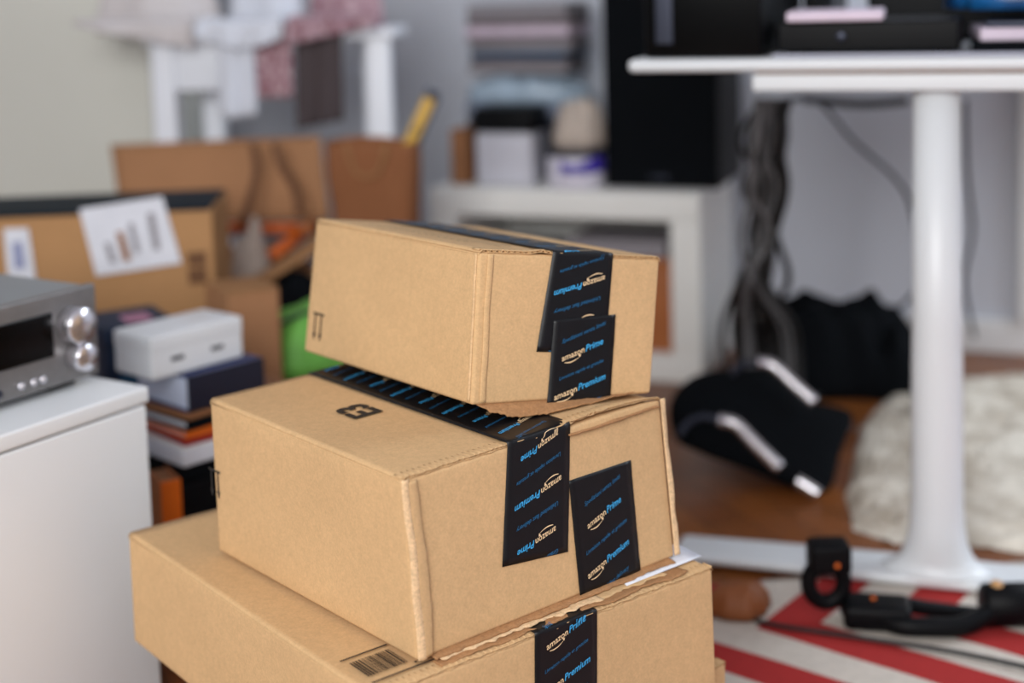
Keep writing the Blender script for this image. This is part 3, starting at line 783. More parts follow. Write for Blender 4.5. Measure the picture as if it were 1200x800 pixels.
decal([(5, 251), (250, 251), (250, 254), (5, 254)], LY, -.001, M['card_edge'], 'lid_edge', t, lT, .001) if False else None

# open carton with things in it
OY = 2.62
oT = frame((at(262, 300, OY).x, OY, 0), math.radians(24))
t = thing('cardboard_box', 'open brown carton with raised back flap, full of odds and ends', 'box', oT(.0, .12, 0))
hz = at(300, 330, OY).z
oL = -.22; oR = .175; dD = .25
one('side_panel', (oL, 0, .001), (oR, .004, hz), oT, M['card_bg2'], t, .001)
one('side_panel', (oL, dD, .001), (oR, dD+.004, hz+.02), oT, M['card_bg2'], t, .001)
one('side_panel', (oL, .004, .001), (oL+.004, dD, hz+.01), oT, M['card_bg2'], t, .001)
one('side_panel', (oR-.004, .004, .001), (oR, dD, hz+.01), oT, M['card_bg2'], t, .001)
one('base_panel', (oL, 0, .0005), (oR, dD, .004), oT, M['card_bg2'], t, .001)
# back flap: facing us, from pixels 130..385 x 165..250
fa, fb, fc_, fd = at(143, 262, 2.86), at(387, 258, 2.82), at(375, 160, 2.88), at(130, 170, 2.92)
MB().sheet(lambda u, v: fa*(1-u)*(1-v)+fb*u*(1-v)+fc_*u*v+fd*(1-u)*v+Vector((0, .006*math.sin(u*3.1), 0)), 16, 8, .004).build('back_flap', M['card_bg2'], t)
# near right flap folded outwards
n0, n1, n2, n3 = oT(.0, -.002, hz-.002), oT(oR, -.002, hz), at(372, 306, 2.60), at(288, 344, 2.48)
n0, n1, n2, n3 = at(300, 322, 2.62), at(384, 266, 2.66), at(376, 290, 2.58), at(285, 345, 2.50)
MB().sheet(lambda u, v: n0*(1-u)*(1-v)+n1*u*(1-v)+n2*u*v+n3*(1-u)*v, 12, 8, .004).build('front_flap', M['card_in'], t)
zc = hz-.03
def inbox(px, py, Y): return at(px, py, Y)
# small carton in front (brown side at 262..335)
sT = frame((at(268, 380, 2.20).x, 2.20, 0), math.radians(30))
t = thing('cardboard_box', 'small plain brown carton between the labelled carton and the green pouch', 'box', sT(.05, .05, 0))
one('body', (.0, 0, .001), (.085, .11, at(300, 346, 2.2).z), sT, M['card_bg2'], t, .003)
one('top_flap', (.0, -.001, at(300, 346, 2.2).z+.0002), (.085, .054, at(300, 346, 2.2).z+.0035), sT, M['card_in'], t, .001)
one('top_flap', (.0, .056, at(300, 346, 2.2).z+.0002), (.085, .111, at(300, 346, 2.2).z+.0035), sT, M['card_in'], t, .001)
# contents
q = at(292, 300, 2.70)
fill = one('packed_block', (oL+.01, .01, .006), (oR-.01, dD-.01, hz-.06), oT, M['brownbox'], None, .01, loc=oT(0, .1, .006)); fill.name = 'brown_parcel'
tag(fill, 'brown parcel filling the lower part of the open carton', 'parcel')
zi = hz-.059
hT = frame((at(290, 300, 2.68).x, 2.70, zi), 0)
tag(heap(hT, .045, .045, .10, 3, M['tissue'], 'crumpled_paper', rough=.55, fs=30, flat=.5), 'crumpled greyish packing paper standing up in the open carton', 'paper')
hT = frame((at(325, 290, 2.76).x, 2.77, zi), 0)
tag(heap(hT, .034, .03, .085, 5, M['blackcloth'], 'fabric_pouch', rough=.2, fs=14), 'black soft pouch lying in the open carton', 'pouch')
for i, (a_, b_, l_) in enumerate((((250, 272, 2.72), (300, 262, 2.80), 'short orange marker at the left in the open carton'), ((318, 300, 2.66), (368, 262, 2.76), 'orange marker leaning over the near rim of the open carton'), ((300, 268, 2.80), (372, 268, 2.78), 'orange marker lying across the back of the open carton'))):
    p, q = at(*a_), at(*b_); t = thing('marker_pen', l_, 'marker', p, 'orange markers in the carton')
    MB().tube([p, p.lerp(q, .7)], .011, 14).build('barrel', M['orange'], t); MB().tube([p.lerp(q, .7), q], .0118, 14).build('cap', M['orange_dark'], t)
for i, pts in enumerate((((296, 168, 2.82), (300, 200, 2.80), (292, 235, 2.77), (284, 262, 2.74)), ((322, 168, 2.82), (330, 195, 2.80), (345, 220, 2.78), (350, 250, 2.75)))):
    P_ = [at(*p)+Vector((0, -.0, 0)) for p in pts]
    tag(MB().tube(P_, .0075, 10, smooth=6).build('hanging_cord', M['cord'], None, P_[0]), ('brown cord hanging straight down over the carton flap' if i == 0 else 'brown cord curving to the right over the carton flap'), 'cord', 'cords over the carton flap')
# green pouch + dark cushion beside the stack
gp = frame((at(345, 420, 2.25).x, 2.30, .14), math.radians(20))
t_ = heap(frame((at(368, 500, 2.33).x, 2.37, 0), 0), .075, .075, at(345, 436, 2.25).z-.03, 8, M['blackcloth'], 'dark_cushion', rough=.1, fs=6, flat=.35)
tag(t_, 'black cushion on the floor supporting the green pouch behind the stack', 'cushion')
zg = at(345, 436, 2.25).z-.03
t = thing('travel_pouch', 'bright green pouch behind the middle carton', 'pouch', (gp(0, 0, 0).x, 2.30, zg))
T = frame((at(366, 420, 2.33).x, 2.36, zg+.012), math.radians(25))
heap(T, .11, .075, .10, 11, M['green'], 'body', t, rough=.15, fs=8, flat=.6)
MB().tube([T(-.09, -.03, .075), T(-.02, -.035, .098), T(.06, -.02, .085)], .004, 8, smooth=6).build('zipper', M['navydark'], t)
k = heap(frame((at(343, 372, 2.57).x, 2.58, 0), 0), .075, .05, at(345, 340, 2.5).z, 19, M['blackcloth'], 'rolled_garment', rough=.12, fs=8, flat=.3)
tag(k, 'black rolled garment standing behind the green pouch', 'garment')

# kraft bag with spirit level
KY = 2.68
kT = frame((at(433, 250, KY).x, KY, 0), math.radians(-8))
kt = at(428, 168, KY).z
t = thing('paper_bag', 'brown kraft paper bag with a yellow level sticking out', 'bag', kT(0, 0, 0))
def bagside(s):
    def fn(u, v):
        w = .062+.022*v; d = .042+.016*v; a = u*2*math.pi
        x = w*math.copysign(abs(math.cos(a))**.35, math.cos(a)); y = d*math.copysign(abs(math.sin(a))**.35, math.sin(a))
        wob = .006*noise.noise(Vector((x*14, y*14, v*5)))
        return kT(x+wob, y+.06+wob, .002+(kt-.002)*v+(.008*noise.noise(Vector((x*10, y*10, 9))) if v > .9 else 0))
    return fn
MB().sheet(bagside(1), 64, 24, .002).build('body', M['kraft'], t)
one('bottom', (-.055, .022, .001), (.055, .098, .004), kT, M['kraft'], t, .001)
c = MB(); 
for dx in (-.055, .055): pass
c.tube([kT(-.035, .0, kt-.03), kT(-.038, -.006, kt+.0), kT(-.02, -.008, kt-.055), kT(.02, -.008, kt-.055), kT(.038, -.006, kt-.0), kT(.035, .0, kt-.03)], .003, 8, smooth=8); c.build('handle', M['card_in'], t)
t = thing('spirit_level', 'yellow spirit level with dark end standing in the kraft bag', 'level', at(470, 175, KY+.05))
p0, p1 = at(448, 236, KY+.06), at(507, 105, KY+.06); dv = (p1-p0); L_ = dv.length; an = math.atan2(dv.z, dv.x)
def lv(x, y, z): return p0+Vector((x*math.cos(an)-z*math.sin(an), y, x*math.sin(an)+z*math.cos(an)))
one('body', (0, -.01, -.014), (L_*.93, .012, .010), lv, M['yellow'], t, .002)
one('end_cap', (L_*.93, -.012, -.016), (L_, .014, .012), lv, M['greydark'], t, .002)
one('side_rail', (0, -.012, -.022), (L_*.96, .012, -.0142), lv, M['greydark'], t, .001)
one('vial', (L_*.62, -.0125, -.004), (L_*.68, -.0098, .002), lv, M['greydark'], t, .001)

# tall beige wardrobe at far left
wY = 3.12
wT = frame((at(178, 100, wY).x, wY, 0), math.radians(-6))
t = thing('wardrobe', 'tall beige wardrobe filling the back left corner', 'wardrobe', wT(-.3, .2, 0))
one('body', (-.98, .02, .001), (0, .38, 2.05), wT, M['beige'], t, .004)
one('door', (-.485, 0, .06), (-.001, .019, 2.03), wT, M['beige'], t, .004); one('door', (-.98, 0, .06), (-.489, .019, 2.03), wT, M['beige'], t, .004)
one('plinth', (-.97, .03, .0), (-.01, .04, .058), wT, M['beige'], t, .001)

# white side desk carrying laundry
sY = 2.92
sT = frame((at(178, 100, sY).x, sY, 0), math.radians(-4))
ztop = at(240, 50, sY).z
x1 = at(458, 60, sY).x-at(178, 100, sY).x
wdt = at(205, 100, sY).x-at(178, 100, sY).x
t = thing('writing_table', 'white table with square legs under the laundry pile', 'table', sT(.2, .1, 0))
M['table'] = mat('table_white', (238, 242, 250), .4)
one('tabletop', (-.012, -.012, ztop), (x1+.012, .19, ztop+.02), sT, M['table'], t, .003)
for (x, y) in ((0, 0), (x1-wdt, 0), (.0+.065, .13), (x1-wdt-.03, .13)): one('leg', (x, y, 0), (x+wdt*(1 if y == 0 else .9), y+.045, ztop-.0002), sT, M['table'], t, .003)
one('apron', (wdt+.0002, .006, at(230, 106, sY).z), (.165, .022, ztop-.0002), sT, M['table'], t, .002)
# laundry
zt_ = ztop+.021
def hang(px0, px1, py0, py1, Y, seed, amp=.012, fl=5, bottom=None):
    def fn(u, v):
        px = px0+(px1-px0)*u; py = py0+(py1-py0)*v
        if bottom: py += bottom(u)*v
        p = at(px, py, Y); p.y += amp*math.sin(u*fl*2*math.pi+seed+v*1.2)*(.4+v*.6)+.006*noise.noise(Vector((u*4, v*4, seed)))
        return p
    return fn
def fullcloth(px0, px1, pyt, pyb, Y, over, seed, amp=.010, fl=4, bot=None, lev=0):
    """cloth lying on the table top and hanging down over its near edge"""
    def fn(u, v):
        px = px0+(px1-px0)*u
        if v < .35:
            t_ = 1-v/.35; p = at(px, pyt, Y); p.y += over*t_; p.z = zt_+.012+.016*lev+.006*noise.noise(Vector((u*5, t_*3, seed)))
        else:
            t_ = (v-.35)/.65; py = pyt+(pyb-pyt)*t_+(bot(u)*t_ if bot else 0)
            p = at(px, py, Y); z0 = zt_+.012+.016*lev+.006*noise.noise(Vector((u*5, 0, seed))); p.z = z0+(p.z-z0)*t_ if t_ < 1 else p.z
            p.y += amp*math.sin(u*fl*6.28+seed)*t_-.02*math.sin(min(1, t_*2)*1.57)
        return p
    return fn
lz = [('white_shirt', 'sheet', 225, 325, 32, 16, 'off-white crumpled shirt lying on the left of the white table'),
      ('bed_sheet', 'sheet', 150, 250, 0, 26, 'pale bed sheet bundled at the far left of the laundry pile'),
      ('pink_blouse', 'lace2', 360, 420, 30, 7, 'dusty pink blouse bundled at the right end of the laundry pile')]
lx = lambda px: at(px, 40, sY).x
hz_ = frame((lx(172), sY+.105, zt_), 0); tag(heap(hz_, .12, .06, .15, 21, M['sheet'], 'bed_sheet', rough=.22, fs=11), 'pale bed sheet bundled over the left end of the white table', 'sheet')
hz_ = frame((lx(310), sY+.105, zt_), 0); tag(heap(hz_, .078, .062, .15, 27, M['sheetw'], 'white_shirt', rough=.25, fs=13), 'white shirt bundled in the middle of the laundry pile', 'shirt')
hz_ = frame((lx(400), sY+.105, zt_), 0); tag(heap(hz_, .070, .062, .14, 33, M['lace2'], 'pink_blouse', rough=.25, fs=16), 'dusty pink blouse bundled at the right end of the laundry pile', 'blouse')
tag(cloth(fullcloth(88, 228, 32, 44, sY-.035, .03, 1, .006, 2, lambda u: -14+26*u, 1.2), M['sheet'], 'pillow_case', loc=at(140, 30, sY)), 'cream pillow case hanging over the table at the far left', 'pillow case')
tag(cloth(fullcloth(258, 298, 40, 134, sY-.052, .045, 2, .010, 1.2, lambda u: 4-8*abs(u-.5)), M['sheetw'], 'hand_towel', loc=at(278, 40, sY), th=.012), 'white towel hanging down from the laundry pile', 'towel')
tag(cloth(fullcloth(303, 343, 40, 114, sY-.035, .03, 4, .008, 3), M['lace'], 'lace_top', loc=at(322, 40, sY), th=.004), 'red and white patterned top hanging beside the white towel', 'top')
tag(cloth(fullcloth(232, 332, 26, 34, sY-.072, .065, 5, .008, 2.5, lambda u: 8+14*math.sin(u*3), 1), M['sheetw'], 'white_blouse', loc=at(280, 30, sY)), 'white blouse draped over the front of the white table', 'blouse')
tag(cloth(fullcloth(338, 440, 20, 30, sY-.072, .065, 6, .008, 3, lambda u: 22*(1-u), 1), M['lace2'], 'pink_scarf', loc=at(370, 30, sY)), 'pinkish scarf draped over the right end of the laundry pile', 'scarf')

tag(cloth(fullcloth(349, 402, 40, 150, sY-.035, .03, 9, .006, 2, lambda u: -10*u), mat('taupe_shade', (74, 64, 66), .9), 'shade_cloth', loc=at(370, 40, sY), th=.006), 'dark taupe cloth added as the shade under the table, right of the patterned top', 'garment')  # dark sheet standing in for the shaded wall under the table

# ------------------------------------------------------------------ shelf unit in the back
shp = atz(823, 452, 0); SF = frame((shp.x, shp.y, 0), math.radians(-20))
SW, SD, SH = .60, .34, .40
tb_, sd = .058, .062
t = thing('shelf_unit', 'low white open shelf unit behind the stack', 'shelf', SF(-SW/2, SD/2, 0))
one('top_panel', (-SW, 0, SH-tb_), (0, SD, SH), SF, M['white_matt'], t, .003)
one('bottom_panel', (-SW, 0, .001), (0, SD, tb_), SF, M['white_matt'], t, .003)
one('side_panel', (-sd, .0005, tb_+.0002), (0, SD-.0005, SH-tb_-.0002), SF, M['white_matt'], t, .002)
one('side_panel', (-SW, .0005, tb_+.0002), (-SW+sd, SD-.0005, SH-tb_-.0002), SF, M['white_matt'], t, .002)
one('back_panel', (-SW+sd+.0002, SD-.01, tb_+.0002), (-sd-.0002, SD-.001, SH-tb_-.0002), SF, M['white_matt'], t, .001)
t = thing('wooden_box', 'orange-brown wooden box inside the white shelf', 'box', SF(-.2, .1, tb_))
one('body', (-.33, .03, tb_+.0005), (-sd-.004, .24, .235), SF, M['orange_dark'], t, .004); one('lid', (-.332, .028, .2355), (-sd-.003, .242, .255), SF, M['orange_dark'], t, .003)
tag(one('paper_stack', (-.30, .035, .2558), (-sd-.02, .22, .29), SF, M['greypaper'], None, .002), 'grey sheaf of paper on the wooden box in the shelf', 'paper')
tag(one('storage_tin', (-.52, .04, tb_+.0005), (-.345, .22, .26), SF, M['navydark'], None, .01), 'dark tin at the left inside the white shelf', 'tin')

sz = SH+.0006
def onshelf(px, d, z=sz): # point on the shelf top at depth d from its front
    # x along shelf so that it projects to px
    best = None
    for k in range(-700, 200):
        p = SF(k*.001, d, z); e = abs(proj(p)[0]-px)
        if best is None or e < best[0]: best = (e, p)
    return best[1]
# white tub with black lid
p = onshelf(600, .10); T = frame(p, math.radians(-20)); hw = .066
t = thing('storage_tub', 'white tub with a black lid on the shelf', 'tub', p)
ztub = at(600, 152, p.y).z-p.z; zlid = at(600, 124, p.y).z-p.z
one('body', (-hw, -hw*.8, 0), (hw, hw*.8, ztub), T, M['tub'], t, .012, .1); one('lid', (-hw-.003, -hw*.8-.003, ztub+.0002), (hw+.003, hw*.8+.003, zlid), T, M['black'], t, .006, .1)
# brown small box
p = onshelf(547, .09); T = frame(p, math.radians(-20)); t = thing('small_carton', 'slim brown carton at the left end of the shelf beside the white tub', 'box', p)
hb = at(547, 150, p.y).z-p.z
one('body', (-.020, -.04, 0), (.020, .06, hb-.012), T, M['brownbox'], t, .003); one('lid', (-.0206, -.0406, hb-.0118), (.0206, .0606, hb), T, M['brownbox'], t, .003)
# jar
p = onshelf(676, .07); T = frame(p, 0); t = thing('cream_jar', 'white round jar with a purple band in front of the black speaker', 'jar', p); r_ = .062
zj = at(676, 172, p.y).z-p.z
MB().lathe([(r_*.82, 0), (r_*.97, .006), (r_, .016), (r_, zj-.022), (r_*.94, zj-.016)], 40, T).build('body', M['jar'], t)
MB().lathe([(r_*1.0, zj-.0158), (r_*1.02, zj-.012), (r_*1.02, zj-.001), (r_*.98, zj)], 40, T).build('lid', M['navydark'], t)
lb = MB(); lb.sheet(lambda u, v: T(r_*1.012*math.cos(-2.2+u*1.9), r_*1.012*math.sin(-2.2+u*1.9), zj-.05+(v*.026)*(1-.3*math.sin(u*6.28))), 24, 3, .0006); lb.build('band', M['purple'], t)
# crumpled bag on jar
T2 = frame((p.x+.006, p.y+.0, p.z+zj+.0008), .3); tag(heap(T2, .058, .05, .085, 44, M['tissue'], 'crumpled_bag', rough=.35, fs=24, flat=.55, edge=.08), 'crumpled greyish paper bag on the purple banded jar', 'bag')
# grey box behind carrying the paper pile
p = onshelf(622, .255); T = frame(p, math.radians(-20)); zb_ = at(622, 118, p.y).z-p.z
t = thing('file_box', 'grey-blue file box behind the white tub under the paper pile', 'box', p)
one('body', (-.125, -.07, 0), (.125, .065, zb_-.03), T, M['greydark'], t, .004); one('lid', (-.128, -.073, zb_-.0298), (.128, .068, zb_), T, mat('grey_blue', (120, 130, 150), .5), t, .004)
z = p.z+zb_+.0008
T = frame((p.x, p.y, z), math.radians(-18)); tag(heap(T, .15, .075, .055, 51, M['palebag'], 'plastic_bag', rough=.25, fs=16, flat=.35, edge=.06), 'pale blue plastic bag flattened under the paper pile', 'bag')
z += .067
pile = [(.020, 'greypaper', 'rough grey bundle of papers right on the pale blue plastic bag'), (.014, 'greypaper2', 'brownish magazine just below the teal folder'), (.014, 'teal', 'teal folder in the middle of the paper pile'), (.022, 'greypaper', 'thick grey catalogue lying on the teal folder'), (.012, 'greypaper2', 'dark greyish brochure below the palest catalogue'), (.022, 'pinkpaper', 'palest thick catalogue in the upper paper pile'), (.018, 'greypaper2', 'brownish grey directory near the top of the paper pile'), (.03, 'greypaper', 'grey catalogue topmost of the paper pile')]
rr = random.Random(3)
for h, m_, l in pile:
    yw = math.radians(-20+rr.uniform(-7, 7)); T = frame((p.x+rr.uniform(-.006, .01), p.y-.002, z), yw); s_ = rr.uniform(.118, .132)
    tt = thing('catalogue', l, 'catalogue', T(0, 0, 0), 'papers piled on the shelf')
    one('page_block', (-s_+.003, -.072, .0015), (s_-.003, .06, h-.0015), T, M[m_], tt, .002); one('cover', (-s_, -.074, 0), (s_, .062, .0014), T, M[m_], tt, .0005); one('cover', (-s_, -.074, h-.0014), (s_, .062, h), T, M[m_], tt, .0005)
    z += h+.0006
# black tower speaker on the shelf
pA = onshelf(708, .055); T = frame(pA, math.radians(-20))
wl = .245
t = thing('loudspeaker', 'tall black loudspeaker standing on the right half of the shelf', 'speaker', pA)
one('cabinet', (0, .012, 0), (wl, .265, .62), T, M['black'], t, .006)
one('grille', (.004, 0, .006), (wl-.004, .0118, .612), T, M['blackcloth'], t, .004)
one('badge', (.10, -.002, .02), (.14, -.0002, .028), T, M['greydark'], t, .0005)

# ------------------------------------------------------------------ desk
DY = 1.922; DA = math.radians(-19)
DF = frame((at(1098, 672, DY).x, DY, 0), DA)      # origin at column foot; x to the right, y away from us
_yf = DY-.06
DT = at(1098, 67, _yf).z                            # height of the desktop
DH = DT-.018
def solvex(y_, z_, px):
    x_ = -.3
    for _ in range(20):
        p0 = proj(DF(x_, y_, z_))[0]; p1 = proj(DF(x_+.001, y_, z_))[0]; x_ += (px-p0)/((p1-p0)/.001)
    return x_
xl = solvex(-.06, DT, 735); xs = solvex(-.045, DH-.02, 881)
t = thing('desk', 'white desk with a single column leg and long flat foot', 'desk', DF(0, 0, 0))
one('tabletop', (xl, -.06, DH), (.42, 1.17, DH+.018), DF, M['desk_white'], t, .008, .3)
sf = one('support_frame', (xs, -.045, DH-.0275), (.38, .02, DH-.0045), DF, M['desk_white'], t, .004)
one('spacer_strip', (xs+.005, -.040, DH-.0042), (.38, .015, DH-.0003), DF, M['desk_edge'], t, .001)
one('support_beam', (-.03, .02, DH-.0276), (.03, 1.05, DH-.0046), DF, M['desk_white'], t, .004)
m_ = MB(); prof = [(.080, .022), (.072, .0265), (.060, .032), (.050, .042), (.0425, .060), (.0385, .085), (.0365, .12)]
m_.lathe([(.0, .0215)]+prof+[(.0355, .30), (.0345, .36), (.0325, DH-.028)], 48, lambda a, b, c: DF(a*.96, b*.92*(.62 if c < .028 else 1-.38*max(0, (.06-c)/.032) if c < .06 else 1), c))
m_.build('leg_column', M['desk_white'], t)
MB().rbox((-.365, -.042, .0085), (.34, .042, .0242), .010, .1, lambda x, y, z: DF(x, y, (z if z < .012 else .012+(z-.012)*(1-.45*min(1, abs(x)/.36)**1.5)))).build('foot', M['desk_white'], t)
MB().tube([DF(-.037, .72, .036), DF(-.037, .72, .37)], .026, 32).build('leg_column', M['desk_white'], t)
MB().tube([DF(-.037, .72, .3702), DF(-.037, .72, DH-.028)], .023, 32).build('leg_column', M['desk_white'], t)

dz = DH+.0188
def ondesk(px, py): return atz(px, py, dz)
# black monitor/pc on the desk
q = DF(xl+.02, -.045, dz)
T = frame(q, DA)
t = thing('computer_case', 'black desktop computer case at the left end of the desk', 'computer', T(.07, .1, 0))
one('body', (0, .004, 0), (.165, .40, .30), T, M['black'], t, .005); one('front_panel', (.002, 0, .002), (.163, .0038, .298), T, M['blackgloss'], t, .002)
one('drive_bay', (.018, -.003, .02), (.042, -.0002, .28), T, M['greydark'], t, .001)
k = MB(); k.lathe([(.004, 0), (.004, .003)], 16, lambda a, b, c: T(.06+a, -.0002-c, .10+b)); k.build('power_button', M['chrome'], t)
T = frame(DF(-.15, .12, dz), DA)
t = thing('monitor', 'black flat monitor seen from the side behind the computer case', 'monitor', T(.02, .1, 0))
one('screen', (-.055, .10, .02), (-.03, .5, .36), T, M['black'], t, .004); one('stand', (-.045, .25, .0), (-.028, .33, .10), T, M['greydark'], t, .003); one('base', (-.060, .2, 0), (.012, .38, .008), T, M['black'], t, .003)
# amplifier box with knob
T = frame(DF(-.205, -.045, dz), DA)
t = thing('audio_interface', 'low black device with a small round knob on the desk edge', 'audio device', T(.1, .1, 0))
one('body', (0, 0, .006), (.235, .18, .047), T, M['black'], t, .004)
k = MB(); k.lathe([(.006, 0), (.0065, .002), (.0065, .006), (.005, .007)], 20, lambda a, b, c: T(.085+a, -c, .027+b)); k.build('knob', M['greydark'], t)
for x, y in ((.02, .02), (.21, .02), (.02, .16), (.21, .16)): one('foot', (x-.008, y-.008, 0), (x+.008, y+.008, .0058), T, M['black'], t, .001)
T3 = frame(T(.015, -.02, .0478), DA+.06); tag(one('paper_stack', (0, 0, 0), (.125, .14, .013), T3, M['pinkpaper'], None, .003), 'pinkish white stack of paper lying on the low black device', 'paper')
# things to the right
T = frame(DF(.045, -.035, dz), DA+.03)
tag(one('laptop_sleeve', (0, 0, 0), (.33, .26, .016), T, M['blackcloth'], None, .005), 'black laptop sleeve at the right part of the desk', 'sleeve')
T = frame(DF(-.02, -.0595, dz), DA); tag(one('paper_strip', (-.19, 0, .0), (.30, .0125, .0045), T, mat('grey_sheet', (186, 190, 206), .7), None, .001), 'pale grey strip of paper lying along the desk edge', 'paper')
z = dz+.0168
specs = [(.055, -.02, .10, .017, .10, 'pinkpaper', 'pinkish magazine leaning out of the pile on the black sleeve'), (.06, -.015, .22, .008, -.06, 'greydark', 'dark magazine between the pinkish and the white one on the sleeve'), (.125, -.02, .12, .014, -.14, 'paper', 'white booklet below the blue plastic bag on the desk')]
for x, y, w_, h, yw, m_, l in specs:
    T = frame(DF(x, y, z), DA+yw); tag(one('magazine', (0, 0, 0), (w_, .16, h), T, M[m_], None, .003), l, 'magazine', 'magazines on the black sleeve'); z += h+.0006
T = frame(DF(.16, .08, z), DA); tag(heap(T, .17, .09, .06, 61, M['bluebag'], 'plastic_bag', rough=.4, fs=14, flat=.5), 'blue plastic bag on the magazines on the desk', 'bag')
T = frame(DF(.0, .33, dz), DA)
t = thing('desk_printer', 'black printer at the back of the desk', 'printer', T(.1, .1, 0))
one('body', (-.12, 0, 0), (.33, .3, .13), T, M['black'], t, .008); one('paper_tray', (-.08, .02, .1305), (.29, .28, .15), T, M['greydark'], t, .003)

# ------------------------------------------------------------------ cables
rr = random.Random(8)
def cable(pts, r, m, label, group, name='power_cable'):
    o = MB().tube([p for p in pts], r, 8, smooth=8).build(name, m, None, pts[0]); return tag(o, label, 'cable', group)
def tangle(n, rr_, m_, name, label, x0, dY):
    mb_ = MB()
    for i in range(n):
        Yc = 2.56+dY+rr.uniform(-.05, .12); x = x0+rr.uniform(-24, 18)
        pts = [at(x+rr.uniform(-6, 6), 116, Yc), at(x-8+rr.uniform(-16, 16), 165, Yc), at(x-8+rr.uniform(-12, 16), 220, Yc+.03), at(x-4+rr.uniform(-16, 16), 275, Yc+.08), at(x-14+rr.uniform(-18, 16), 330, Yc+.1), at(x-20+rr.uniform(-22, 40), 385, Yc+.2)]
        e_ = pts[-1]; pts += [Vector((e_.x+.01, e_.y, max(.03, e_.z*.4))), Vector((e_.x+rr.uniform(-.03, .06), e_.y-.03, .012)), Vector((e_.x+rr.uniform(.02, .12), e_.y-rr.uniform(.05, .1), .012))]
        mb_.tube(pts, rr.uniform(*rr_), 8, smooth=8)
    o = mb_.build(name, m_, None, at(x0, 116, 2.6)); tag(o, label, 'cables', None, 'stuff')
tangle(13, (.0045, .009), M['cable'], 'cable_tangle', 'black cables tangled together, hanging from the desk beside the shelf', 905, 0)
tangle(5, (.003, .004), M['cable_grey'], 'wire_tangle', 'thin grey wires hanging loosely with the black cable tangle', 890, -.2)
cable([at(925, 116, 2.7), at(960, 120, 2.72), at(1000, 165, 2.75), at(1050, 210, 2.8), at(1070, 250, 2.85), at(1078, 330, 2.9), at(1040, 372, 2.95)], .0045, M['greydark'], 'dark grey cable sagging diagonally under the desk towards the column', None)
cable([at(940, 116, 2.75), at(1010, 122, 2.75), at(1064, 118, 2.75)], .008, M['cable'], 'black cable running level just below the tabletop', None)
cable([at(1131, 118, 2.75), at(1133, 200, 2.8), at(1140, 270, 2.85), at(1130, 330, 2.85), at(1142, 395, 2.88)], .0045, M['greydark'], 'grey cable hanging down to the right of the desk column', None)
# black heap on the floor
hp = atz(945, 462, 0); T = frame((hp.x+.075, hp.y+.06, 0), math.radians(-20))
tag(heap(T, .235, .12, .135, 71, M['blackcloth'], 'black_jacket', rough=.55, fs=11, flat=.6), 'black crumpled jacket on the floor under the hanging cables', 'jacket')

# black bag with metal handles
bp = atz(880, 575, 0); T = frame((bp.x-.01, bp.y+.13, 0), math.radians(-28))
t = thing('carry_bag', 'black bag lying on the floor with two arched metal handles', 'bag', T(0, 0, 0))
BP = [(786, 470), (815, 440), (865, 432), (905, 436), (950, 470), (998, 484), (985, 530), (968, 586), (930, 572), (870, 548), (815, 528), (790, 512)]
def bagbody():
    """padded body: front outline extruded with pillowy depth"""
    cx = sum(p[0] for p in BP)/len(BP); cy = sum(p[1] for p in BP)/len(BP)
    n = len(BP)*6; out = []
    for i in range(n):
        a = i/6; i0 = int(a) % len(BP); f = a-int(a)
        P4 = [BP[(i0+k-1) % len(BP)] for k in range(4)]
        o_ = []
        for c_ in (0, 1):
            p0_, p1_, p2_, p3_ = [P_[c_] for P_ in P4]
            o_.append(.5*((2*p1_)+(-p0_+p2_)*f+(2*p0_-5*p1_+4*p2_-p3_)*f*f+(-p0_+3*p1_-3*p2_+p3_)*f**3))
        out.append(o_)
    vs = []; fs = []; NR = 10
    for side in (0, 1):
        for r in range(NR+1):
            s = r/NR
            for (px, py) in out:
                x_ = cx+(px-cx)*s; y_ = cy+(py-cy)*s
                p = at(x_, y_, 2.30+(586-y_)*.0009)
                th = .055*(1-s**4)**.5+.006*noise.noise(p*12)
                p = p+Vector((0, -th if side == 0 else th+.0, 0))
                p.z = max(.004, p.z); vs.append(p)
    for side in (0, 1):
        o0 = side*(NR+1)*n
        for r in range(NR):
            for k in range(n):
                f = (o0+r*n+k, o0+r*n+(k+1) % n, o0+(r+1)*n+(k+1) % n, o0+(r+1)*n+k)
                fs.append(f if side else f[::-1])
    return MB().add(vs, fs)
bagbody().build('body', M['blackcloth'], t)
def band(pts, w, m, nm, d=0.0):
    pts = [at(p[0], p[1], 2.30+(586-p[1])*.0009-.060) for p in pts]; MB().tube(pts, w, 10, smooth=8).build(nm, m, t)
band([(842, 492, 2.345), (862, 497, 2.335), (885, 520, 2.33), (914, 548, 2.335)], .0115, M['chrome'], 'handle')
band([(796, 510, 2.36), (806, 496, 2.35), (824, 488, 2.345), (842, 492, 2.345)], .005, M['greydark'], 'handle_grip')
band([(888, 424, 2.41), (905, 428, 2.40), (928, 448, 2.39), (954, 471, 2.385)], .0105, M['chrome'], 'handle')
band([(858, 438, 2.42), (868, 427, 2.415), (888, 424, 2.41)], .005, M['greydark'], 'handle_grip')
band([(934, 563, 2.34), (946, 570, 2.335), (958, 578, 2.335)], .011, M['chrome'], 'buckle')

